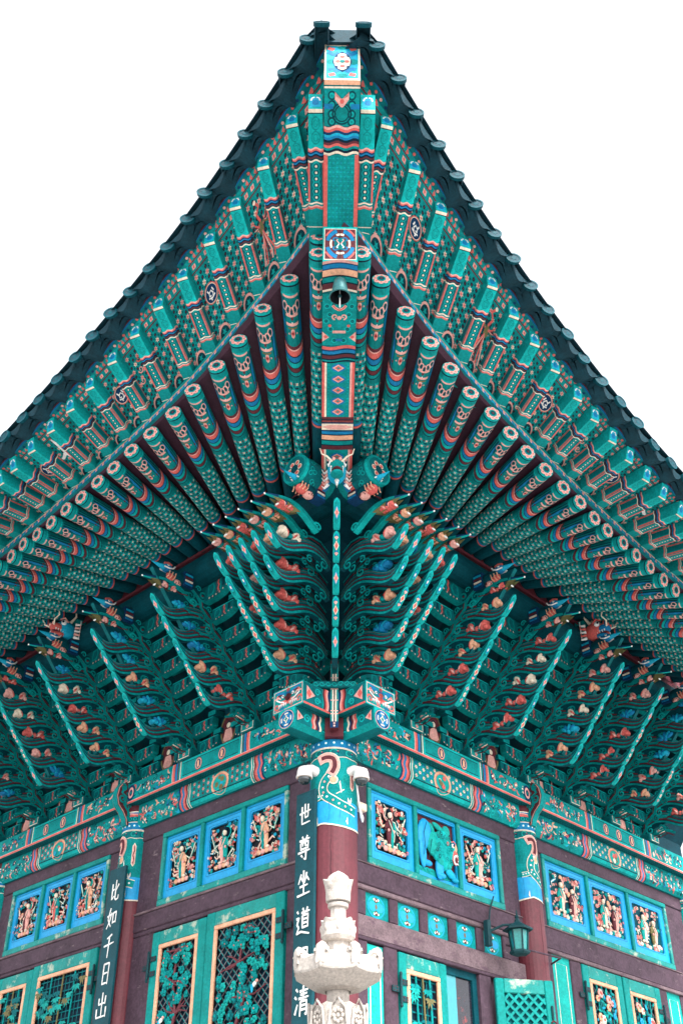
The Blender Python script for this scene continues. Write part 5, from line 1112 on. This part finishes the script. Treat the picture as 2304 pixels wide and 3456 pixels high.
def thinline(mb, u0, u1, v0, v1, o, c='cream'):
    q = Paint(mb, lambda u, v, h: (u, o+h, v)); q.line([(u0, v0), (u0, v1), (u1, v1), (u1, v0)], .012, c, 0)
ZB = 2.95
R_, L_ = SR, SL
# right wall, bay by the corner
wallframe('r', R_, [(.05, 3.65, -.12, -.07, ZB, 7.25), (.1, 3.6, -.08, .045, 7.0, 7.22), (.1, .55, -.075, .03, 6.0, 7.0), (3.18, 3.6, -.075, .03, 6.0, 7.0),
 (.1, 3.6, -.08, .05, 5.74, 5.985), (.1, 3.6, -.07, .06, 5.985, 6.0, 'wood_pale', .004), (.1, 3.6, -.07, .05, 5.68, 5.735, 'wood_pale'), (.1, 3.6, -.08, .03, 5.15, 5.395, 'wood_pale'), (.1, 3.6, -.07, .045, 5.11, 5.15, 'wood', .008),
 (.1, .53, -.08, .03, ZB, 5.11), (.80, 1.03, -.08, .035, ZB, 5.11), (2.55, 2.78, -.08, .035, ZB, 5.11), (3.1, 3.6, -.08, .028, ZB, 5.11), (.1, .52, -.08, .025, 5.395, 5.68)]
 + [(.545+.545*i-.15+.53, .545+.545*i+.53, -.08, .028, 5.395, 5.68) for i in range(5)])
panel_frame('r', R_, 0, .55, 3.18, 6.0, 7.01, ['cloud', 'lion', 'cloud'], 3)
for i in range(5):
    mb = MB(lambda *p: R_(*p)); u = .535+.545*i; mb.box(u, u+.39, -.06, -.005, 5.40, 5.675, 'teal'); q = Paint(mb, lambda x, y, h: (x, -.005+h, y)); c = (u+.18, 5.535)
    q.ring(*c, .132, .152, 'sky', .002, 24, asp=.86); q.disc(*c, .130, 'turq', .001, 20, .112)
    for s in (-1, 1): q.disc(c[0]+s*.062, c[1], .068, 'panel_blue', .003, 12, .055); q.disc(c[0], c[1]+s*.075, .03, 'maroon', .003, 8, .03); q.disc(c[0]+.035, c[1]+s*.082, .014, 'white', .006, 7); q.disc(c[0]-.035, c[1]+s*.082, .014, 'white', .006, 7); q.disc(c[0], c[1]+s*.07, .012, 'cream', .006, 6)
    q.disc(c[0], c[1], .022, 'olive', .005, 8, .03); mb.build('motif_panel', HALL)
mb = MB(lambda *p: R_(*p)); mb.box(.53, .80, -.06, .01, ZB, 5.09, 'turq'); thinline(mb, .58, .75, ZB, 5.02, .013); mb.build('side_panel', HALL)
door('r', R_, 1.04, 1.89, ZB, 5.09, 'bamboo', 4, .05, -1, label='door leaf by the corner carved with bamboo, beside the glass door')
mb = MB(lambda *p: R_(*p)); mb.box(1.9, 2.55, -.068, -.02, 5.02, 5.11, 'teal_dark'); mb.box(2.46, 2.55, -.068, -.02, ZB, 5.02, 'teal_dark'); gd = mb.build('glass_door', HALL)
mb = MB(lambda *p: R_(*p)); mb.box(1.9, 2.17, -.068, -.045, ZB, 5.02, 'glass'); mb.box(2.17, 2.46, -.068, -.05, ZB, 5.02, 'glass_dark'); mb.build('pane', gd)
ang = radians(33); OX, OO = 2.73, .10
door('r', R_, 0, .76, ZB, 5.07, 'back', 9, .06, None, label='opened door leaf showing its plain lattice back and ring handle', M=lambda u, o, z: (OX+u*cos(ang)+o*sin(ang)*0-o*sin(ang), OO+u*sin(ang)+o*cos(ang), z))
# right wall, second bay
wallframe('r', R_, [(3.85, 8.1, -.12, -.07, ZB, 7.25), (3.9, 8.05, -.08, .045, 7.01, 7.22), (3.9, 4.15, -.075, .03, 6.0, 7.01), (7.47, 8.05, -.075, .03, 6.0, 7.01), (3.9, 8.05, -.08, .05, 5.70, 5.985), (3.9, 8.05, -.07, .06, 5.985, 6.0, 'wood_pale', .004), (3.9, 8.05, -.07, .06, 5.65, 5.70, 'wood_pale', .008),
 (3.9, 4.18, -.08, .03, ZB, 5.65), (4.60, 4.85, -.08, .035, ZB, 5.65), (6.88, 7.11, -.08, .035, ZB, 5.65), (7.51, 8.05, -.08, .03, ZB, 5.65)])
panel_frame('r', R_, 1, 4.15, 7.47, 6.0, 7.01, ['garden']*3, 8)
for u0, u1 in ((4.18, 4.60), (7.11, 7.51)):
    mb = MB(lambda *p: R_(*p)); mb.box(u0, u1, -.06, .01, ZB, 5.65, 'turq'); thinline(mb, u0+.08, u1-.08, ZB, 5.55, .013); mb.build('side_panel', HALL)
door('r', R_, 4.86, 5.85, ZB, 5.64, 'flower', 12, .05, -1, label='left door leaf of the second right bay, carved with peonies'); door('r', R_, 5.88, 6.87, ZB, 5.64, 'flower', 13, .055, 1, label='right door leaf of the second right bay, carved with peonies')
# left wall, bay by the corner
wallframe('l', L_, [(.05, 3.75, -.12, -.07, ZB, 7.25), (.1, 3.7, -.08, .045, 7.02, 7.22), (.1, .74, -.075, .03, 6.03, 7.02), (3.2, 3.7, -.075, .03, 6.03, 7.02), (.1, 3.7, -.08, .05, 5.78, 6.0), (.1, 3.7, -.07, .065, 6.0, 6.03, 'wood_pale', .006), (.1, 3.7, -.07, .04, 5.72, 5.78), (.1, .73, -.08, .03, ZB, 5.72), (3.22, 3.7, -.08, .03, ZB, 5.72)])
panel_frame('l', L_, 0, .74, 3.2, 6.03, 7.02, ['cloud']*3, 14)
door('l', L_, .74, 2.13, ZB, 5.72, 'pine', 16, .06, -1, ((.22, .62),), label='door leaf next to the corner board, carved with a blossoming plum tree on diagonal lattice'); door('l', L_, 2.15, 3.22, ZB, 5.70, 'pine', 17, .05, 1, ((.75, .55),), label='narrower plum tree door leaf farther from the corner')
# left wall, second bay
wallframe('l', L_, [(3.97, 7.3, -.12, -.07, ZB, 7.25), (4.0, 7.25, -.08, .045, 7.02, 7.22), (4.0, 4.41, -.075, .03, 6.05, 7.02), (6.9, 7.25, -.075, .03, 6.05, 7.02), (4.0, 7.25, -.08, .05, 5.80, 6.02), (4.0, 7.25, -.07, .065, 6.02, 6.05, 'wood_pale', .006), (4.0, 7.25, -.07, .04, 5.75, 5.80), (4.0, 4.41, -.08, .03, ZB, 5.75), (6.95, 7.25, -.08, .03, ZB, 5.75)])
panel_frame('l', L_, 1, 4.41, 6.9, 6.05, 7.02, ['cloud']*3, 25)
door('l', L_, 4.42, 5.95, ZB, 5.75, 'bamboo', 18, .06, -1, label='bamboo carved door leaf beside the hanging board'); door('l', L_, 5.97, 6.93, ZB, 5.73, 'bamboo', 19, .05, None, label='bamboo carved door leaf at the left edge')
# stone base under the hall and solid core behind the walls
mb = MB(); mb.box(-2.1, 8.6, -2.1, 8.6, 0, 2.5, 'stone', .05); mb.box(-.55, 8.5, -.55, 8.5, 2.5, 2.95, 'stone', .04); mb.build('stone_base', HALL)
mb = MB(); mb.box(.12, 8.3, .12, 8.3, 2.95, 7.4, 'dark'); mb.box(.3, 8.3, .3, 8.3, 7.4, 9.9, 'board'); mb.build('inner_wall', HALL)
# ------------------------------------------------------------------ things that hang on or stand before the hall
W_ = Matrix.Rotation(radians(45+ROT), 4, 'Z')
def world(a, b, z): return W_ @ Vector((a, b, z))
STROKES = {
 'world': [[(.05,.58),(.95,.66)],[(.25,.9),(.25,.1),(.9,.14)],[(.5,1),(.5,.35)],[(.76,.95),(.74,.36)],[(.5,.36),(.76,.38)]],
 'honour': [[(.3,1.04),(.4,.92)],[(.72,1.04),(.6,.9)],[(.1,.86),(.9,.9)],[(.22,.76),(.22,.45)],[(.22,.76),(.8,.78),(.78,.45)],[(.42,.86),(.38,.6)],[(.58,.86),(.6,.6),(.76,.6)],[(.24,.48),(.78,.5)],[(.04,.34),(.96,.39)],[(.66,.46),(.64,.0),(.48,.08)],[(.28,.24),(.42,.12)]],
 'sit': [[(.3,.92),(.08,.52)],[(.28,.78),(.44,.58)],[(.72,.95),(.55,.52)],[(.7,.78),(.92,.58)],[(.5,1.05),(.5,.08)],[(.2,.38),(.82,.43)],[(.02,.02),(.98,.10)]],
 'way': [[(.45,1.05),(.54,.93)],[(.82,1.05),(.72,.92)],[(.36,.86),(.98,.9)],[(.62,.88),(.55,.76)],[(.46,.75),(.45,.27)],[(.46,.75),(.86,.77),(.85,.27)],[(.46,.6),(.85,.61)],[(.46,.45),(.85,.46)],[(.46,.29),(.85,.3)],[(.1,.95),(.2,.84)],[(.06,.64),(.24,.67),(.12,.42),(.24,.3),(.08,.06)],[(.08,.08),(.4,.13),(1,.0)]],
 'place': [[(.03,.66),(.4,.7)],[(.22,.95),(.21,.3)],[(.0,.22),(.42,.38)],[(.5,.98),(.5,.62)],[(.5,.98),(.86,.98),(.85,.62)],[(.5,.8),(.85,.81)],[(.5,.64),(.85,.65)],[(.4,.5),(1,.54)],[(.6,.5),(.4,.22)],[(.55,.38),(.93,.4),(.85,.0),(.73,.07)],[(.7,.36),(.42,.03)],[(.82,.36),(.6,.0)]],
 'clear': [[(.1,.98),(.22,.86)],[(.02,.7),(.15,.6)],[(.04,.06),(.22,.42)],[(.36,.86),(.96,.9)],[(.42,.74),(.9,.77)],[(.3,.6),(1,.64)],[(.65,1.05),(.64,.62)],[(.46,.5),(.42,-.03)],[(.46,.5),(.88,.51),(.87,.0),(.76,.06)],[(.47,.35),(.86,.36)],[(.46,.2),(.86,.21)]],
 'compare': [[(.22,.9),(.22,.12),(.46,.28)],[(.22,.55),(.46,.62)],[(.88,.82),(.6,.52)],[(.6,1.05),(.58,.15),(.68,.06),(.9,.1),(.92,.28)]],
 'like': [[(.3,1),(.12,.45),(.44,.08)],[(.46,.76),(.3,.35),(.02,.02)],[(.0,.6),(.54,.7)],[(.62,.7),(.62,.2)],[(.62,.7),(.94,.75),(.92,.22)],[(.62,.25),(.92,.28)]],
 'thousand': [[(.74,.98),(.25,.82)],[(.0,.48),(1,.58)],[(.52,.88),(.46,-.1)]],
 'sun': [[(.28,.98),(.24,.02)],[(.27,.95),(.8,.98),(.76,.0)],[(.3,.52),(.72,.55)],[(.27,.06),(.76,.08)]],
 'out': [[(.5,1.08),(.5,.05)],[(.2,.85),(.19,.58),(.82,.62)],[(.82,.92),(.8,.56)],[(.06,.4),(.08,.02),(.94,.06)],[(.94,.44),(.94,.0)]]}
def board(label, S, b0, b1, zt, zb, chars, o0=.228):
    t = thing('calligraphy_board', label, 'sign board', 'carved boards with brush characters on the columns', world(*S((b0+b1)/2, .245, zb)), radians(45+ROT)); inv = t.matrix_basis.inverted() if False else (Matrix.Translation(world(*S((b0+b1)/2, .245, zb))) @ Matrix.Rotation(radians(45+ROT), 4, 'Z')).inverted()
    mp = lambda u, o, z: tuple(inv @ world(*S(u, o, z)))
    mb = MB(mp); mb.box(b0, b1, o0, o0+.038, zb, zt, 'signboard', .006); mb.build('panel', t)
    q_ = lambda u, v, h: (u, o0+.038+h, v)
    for name, zc, sz in chars:
        mc = MB(mp); p = Paint(mc, q_); uc = (b0+b1)/2; h = .003
        for st in STROKES[name]:
            # the left wall is seen from outside: along increases to the left, so the character runs the other way
            pts = [(uc-(x-.5)*sz*.78, zc+(y-.5)*sz) for x, y in st]; out_ = []
            for (x0, y0), (x1, y1) in zip(pts, pts[1:]):
                for k in range(5): out_.append((x0+(x1-x0)*k/5, y0+(y1-y0)*k/5))
            out_.append(pts[-1]); p.line(out_, sz*.088, 'white', h, lambda t: .75+.45*(1-t)*(1 if t > .08 else .7)-.35*max(0, t-.8)); h += .0012
        mc.build('character', t)
board('dark board on the corner column, white brush characters, behind the stone finial', SL, -.02, .30, 6.68, 2.98, [('world', 6.40, .26), ('honour', 6.0, .27), ('sit', 5.6, .27), ('way', 5.18, .28), ('place', 4.77, .27), ('clear', 4.36, .28)], .285)
board('dark board on the left column with five visible white characters', SL, 3.68, 4.04, 6.65, 2.98, [('compare', 6.33, .27), ('like', 5.98, .27), ('thousand', 5.63, .27), ('sun', 5.27, .27), ('out', 4.88, .28)])
# security cameras
def camera_thing(label, pos, wallpos, cable):
    K = .87
    t = thing('security_camera', label, 'camera', 'dome cameras on the corner column', world(*pos)); o = Matrix.Translation(world(*pos)).inverted(); mp = lambda x, y, z: (x, y, z)
    mb = MB(); mb.lathe([(r*K, z*K) for r, z in [(.0, .10), (.045, .10), (.085, .075), (.10, .03), (.105, -.03), (.113, -.045), (.113, -.06), (.10, -.065)]], 'plastic_white', 24); t_ = mb.build('housing', t, True)
    mb = MB(); mb.lathe([(r*K, z*K) for r, z in [(.088, -.062), (.084, -.10), (.062, -.135), (.03, -.152), (0, -.156)]], 'dome', 20); mb.lathe([(.113*K, -.058*K), (.088*K, -.064*K)], 'plastic_peach', 24); mb.build('dome', t, True)
    q = o @ world(*wallpos); mb = MB(); mb.tube([(0, 0, .055), tuple(q*.5+Vector((0, 0, .055))), tuple(q)], lambda t: .045+.02*t, 'plastic_white', 10); mb.ell(tuple(q), (.05, .05, .07), 'plastic_white', 10, 6); mb.build('arm', t, True)
    mb = MB()
    for i in range(7): r = random.Random(i); mb.tube([(r.uniform(-.03, .03), r.uniform(-.03, .03), .10), (r.uniform(-.05, .05), r.uniform(-.05, .05), .14), (r.uniform(-.08, .08), r.uniform(-.06, .06), .16+r.uniform(0, .06))], .0035, 'iron', 4)
    mb.build('bird_spikes', t)
    if cable:
        mb = MB(); c = [o @ world(*x) for x in cable]; mb.tube([tuple(x) for x in c], .012, 'plastic_white', 7); mb.build('cable', t, True)
    return t
camera_thing('left white dome camera on the corner column, above the dark board', (-.43, .06, 6.85), (-.24, .02, 6.90), None)
camera_thing('right white dome camera on the corner column, with a looping cable', (.035, -.42, 6.83), (.0, -.24, 6.90), [(.04, -.34, 6.76), (.10, -.31, 6.58), (.17, -.28, 6.40), (.22, -.26, 6.36), (.25, -.24, 6.42), (.26, -.16, 6.58)])
for label, S, u, z in (('peach junction box below the right dome camera', SR, .33, 6.60), ('peach junction box half behind the dark board, below the left camera', SL, .34, 6.60)):
    mb = MB(); mb.box(-.075, .075, -.04, .05, -.05, .05, 'plastic_peach', .012); mb.box(-.03, .03, .05, .056, -.02, .02, 'plastic_white', .002)
    o = mb.build('junction_box'); o.matrix_basis = Matrix.Translation(world(*S(u, .12, z))) @ Matrix.Rotation(radians(45+ROT)+(pi if S is SR else pi/2), 4, 'Z'); tag(o, label, 'junction box', 'junction boxes under the cameras')
# wall lamp on the right column
t = thing('wall_lamp', 'teal hexagonal coach lamp on a bracket beside the first right column', 'lamp', None, world(*SR(2.90, .42, 5.50)), radians(45+ROT))
mb = MB(); mb.lathe([(.11, -.17), (.13, -.15), (.13, -.13), (.10, -.12)], 'iron', 6); mb.lathe([(.11, .13), (.19, .12), (.19, .14), (.06, .215), (.035, .23), (.035, .25), (.02, .27), (.03, .29), (.012, .32), (.005, .38)], 'iron', 6)
for k in range(6): a = 2*pi*k/6; mb.tube([(.10*cos(a), .10*sin(a), -.13), (.125*cos(a), .125*sin(a), .13)], .011, 'iron', 6)
mb.lathe([(0, -.18), (.11, -.17)], 'iron', 6); mb.build('cage', t)
mb = MB(); mb.lathe([(.093, -.12), (.118, .12)], 'lamp_glass', 6); mb.build('glass', t)
mb = MB(); mb.tube([(0, .0, .20), (-.12, .14, .19), (-.22, .30, .12)], .016, 'iron', 7); mb.box(-.27, -.20, .26, .34, -.06, .26, 'iron', .01); mb.build('bracket', t)
mb = MB(); mb.tube([(-.2, .30, .2), (-.1, .34, .42), (0, .34, .62)], .010, 'iron', 6); mb.build('conduit', t); mb = MB(); mb.tube([(.0, .2, -.02), (.40, .05, -.05), (.86, -.02, -.06), (1.02, .24, -.06)], .012, 'wood', 6); mb.build('conduit', t)
# wind bell under the hip rafter
t = thing('wind_bell', 'small bronze wind bell hanging under the hip rafter end', 'bell', None, world(*HP(4.82, 0, 10.07)), radians(45+ROT))
mb = MB(); pr = [(.0, .26), (.035, .255), (.062, .22), (.072, .15), (.085, .06), (.105, .01), (.112, -.01)]; mb.lathe(pr, 'bronze', 22); mb.lathe([(r*.9, z-.006) for r, z in pr], 'dark', 22); mb.lathe([(.112, -.01), (.10, -.016)], 'bronze', 22); mb.build('bell_body', t, True)
mb = MB(); mb.tube([(0, 0, .255), (0, 0, .34)], .012, 'bronze', 6); mb.build('hanger', t); mb = MB(); mb.tube([(0, 0, .2), (0, 0, -.16)], .006, 'white', 5); mb.ell((0, 0, .0), (.02, .02, .025), 'iron', 8, 5); mb.build('clapper', t)
# stone pagoda, only its finial is in the picture
PX, PY = .035, -12.75+8.0
t = thing('stone_pagoda', 'pale granite pagoda finial with curled octagonal canopy before the corner column', 'pagoda', None, (PX, PY, 0))
def zy(y):
    v = 2900+.2551*y; return 1.6+8*math.tan(radians(PITCH)-math.atan((v-1728)/3776.3))
m_ = .000513
def octo(rs, ph=22.5): return rs
mb = MB(); # jewel: lobed bud
N = 48
def lob(r, z, amp, k=8, dz=0, ph=pi/2): return [(r*(1+amp*cos(k*(2*pi*i/N+ph)))*cos(2*pi*i/N), r*(1+amp*cos(k*(2*pi*i/N+ph)))*sin(2*pi*i/N), z+dz*cos(k*(2*pi*i/N+ph))) for i in range(N)]
def rings(mb, L, m='stone'):
    for A, B in zip(L, L[1:]): mb.strip(A, B, m, True)
zj = zy(570); zt_ = zy(155); H = zt_-zj
rings(mb, [lob(.06, zj-.005, 0), lob(.085, zj, 0), lob(.088, zj+.1*H, 0), lob(.088, zj+.3*H, .0, 4), lob(.093, zj+.5*H, .03, 4), lob(.10, zj+.64*H, .10, 4, .02), lob(.078, zj+.70*H, .05, 4), lob(.07, zj+.80*H, 0), lob(.042, zj+.90*H, 0), lob(.018, zj+.96*H, 0), lob(.004, zt_, 0)])
for k in range(4): a = pi/2*k+pi/4; mb.ell((.062*cos(a), .062*sin(a), zj+.52*H), (.04, .04, .055), 'stone', 10, 7)
mb.build('jewel', t, True)
mb = MB(); z0, z1 = zy(655), zy(590); rings(mb, [lob(.055, z0, 0), lob(.070, z0+.004, 0), lob(.074, (z0+z1)/2, 0), lob(.070, z1, 0), lob(.05, z1+.003, 0)]); mb.build('ring_collar', t, True); mb = MB(); z0, z1 = zy(800), zy(655); mb.lathe([(.058, z0-.03), (.058, z1)], 'stone', 8, ph=pi/8); mb.build('shaft', t); mb = MB(); z0, z1 = zy(1240), zy(1090); mb.lathe([(.077, z0-.04), (.074, z1+.03)], 'stone', 8, ph=pi/8); mb.build('shaft', t); mb = MB(); z0, z1 = zy(1960), zy(1760); mb.lathe([(.083, z0-.02), (.080, z1+.03)], 'stone', 8, ph=pi/8); mb.build('shaft', t)
mb = MB(); z0, z1 = zy(1110), zy(830); H = z1-z0
rings(mb, [lob(.07, z0-.0, 0), lob(.10, z0+.06*H, .02), lob(.116, z0+.25*H, .03), lob(.116, z0+.55*H, .02), lob(.114, z0+.85*H, .02, 8, .004), lob(.119, z1, .03, 8, .012), lob(.10, z1+.004, .0, 8), lob(.05, z1+.01, 0)])
for k in range(8): a = 2*pi*k/8+pi/8+pi/8; mb.ell((.112*cos(a), .112*sin(a), z0+.62*H), (.016, .016, .03), 'stone', 8, 6)
mb.build('lotus_ring', t, True)
# octagonal canopy: vertical rim, up-curved corners with curls, tapering underside
mb = MB(); zr0, zr1 = zy(1560), zy(1400); zu = zy(1760); zc = zy(1245); R8 = .313
def oc(r, z, lift=0, n=6):
    P_ = []
    for k in range(8):
        a0, a1 = 2*pi*k/8+pi/8, 2*pi*(k+1)/8+pi/8
        for j in range(n): t = j/n; x = cos(a0)+(cos(a1)-cos(a0))*t; y = sin(a0)+(sin(a1)-sin(a0))*t; P_.append((r*x, r*y, z+lift*(abs(2*t-1))**2.2))
    return P_
rings(mb, [oc(.09, zu), oc(.16, zu+.012), oc(R8*.985, zr0-.012, .014), oc(R8, zr0, .014), oc(R8, zr1, .022), oc(R8*.97, zr1+.008, .022), oc(.17, zc-.02, .0), oc(.07, zc+.01)])
o1 = mb.build('canopy', t)
for k in range(8):
    mb = MB(); a = 2*pi*k/8+pi/8; c, s = cos(a), sin(a); X = lambda r, l, z: (r*c-l*s, r*s+l*c, z)
    prof = [(R8*.995, zr0+.02), (R8*1.0, zr1+.055), (R8*.93, zr1+.075), (R8*.82, zr1+.066), (R8*.70, zr1+.035), (R8*.6, zr1+.01)]
    A = [X(r, -.030, z) for r, z in prof]; B = [X(r, .030, z) for r, z in prof]; C = [X(r, 0, z+.016) for r, z in prof]
    mb.strip(A, C, 'stone'); mb.strip(C, B, 'stone')
    for l, P_ in ((-.030, A), (.030, B)): mb.strip(P_, [X(r, l*1.15, zr1-.03) for r, z in prof], 'stone')
    for l in (-.042, .042): mb.tube([X(R8*.90+.028*(1-.1*i)*cos(i*.9), l*(1+.02*i), zr1+.02+.028*(1-.1*i)*sin(i*.9)) for i in range(9)], .008, 'stone', 6); mb.ell(X(R8*.90, l, zr1+.02), (.016, .016, .016), 'stone', 8, 6)
    mb.build('corner_curl', t, True)
mb = MB(); zb_, zt2 = zy(1950)-.30, zy(1985); oc2 = lambda r, z, l=0: oc(r, z, l)
rings(mb, [oc(.16, zb_), oc(.19, zb_+.03), oc(.195, zt2-.03, .01), oc(.20, zt2, .012), oc(.15, zt2+.01, .004), oc(.07, zt2+.015)])
for k in range(8):
    a = 2*pi*k/8; c, s = cos(a), sin(a); X = lambda r, l, z: (r*c-l*s, r*s+l*c, z)
    for i in range(9): b = 2*pi*i/8; mb.ell(X(.186, .03*cos(b)*(i > 0), zt2-.075+.038*sin(b)*(i > 0)), (.013, .013, .016), 'stone', 7, 5)
    mb.tube([X(.19, -.06, zt2-.14), X(.195, -.05, zt2-.03), X(.195, 0, zt2+.03), X(.195, .05, zt2-.03), X(.19, .06, zt2-.14)], .010, 'stone', 6)
mb.build('lotus_block', t, True)
mb = MB(); z = zb_
for r0, hh, rr in ((.42, .10, .30), (.62, .45, .40), (.80, .50, .50)):
    mb.lathe([(rr, z-.16), (r0, z-.16), (r0*1.02, z-.10), (rr*.8, z)], 'stone', 4, ph=pi/4); mb.lathe([(rr*.72, z-.16-hh), (rr*.72, z-.16)], 'stone', 4, ph=pi/4); z -= .16+hh
mb.lathe([(.9, 0), (.9, .25), (.7, .25), (.7, max(.5, z)), (.4, max(.5, z))], 'stone', 4, ph=pi/4); mb.build('body', t)
# ------------------------------------------------------------------ ground
mb = MB(); mb.add([(-400, -400, 0), (400, -400, 0), (400, 400, 0), (-400, 400, 0)], 'paving'); g = mb.build('ground'); g['kind'] = 'structure'
HALL['label'] = 'painted temple hall seen at its corner, teal double eaves on red columns'
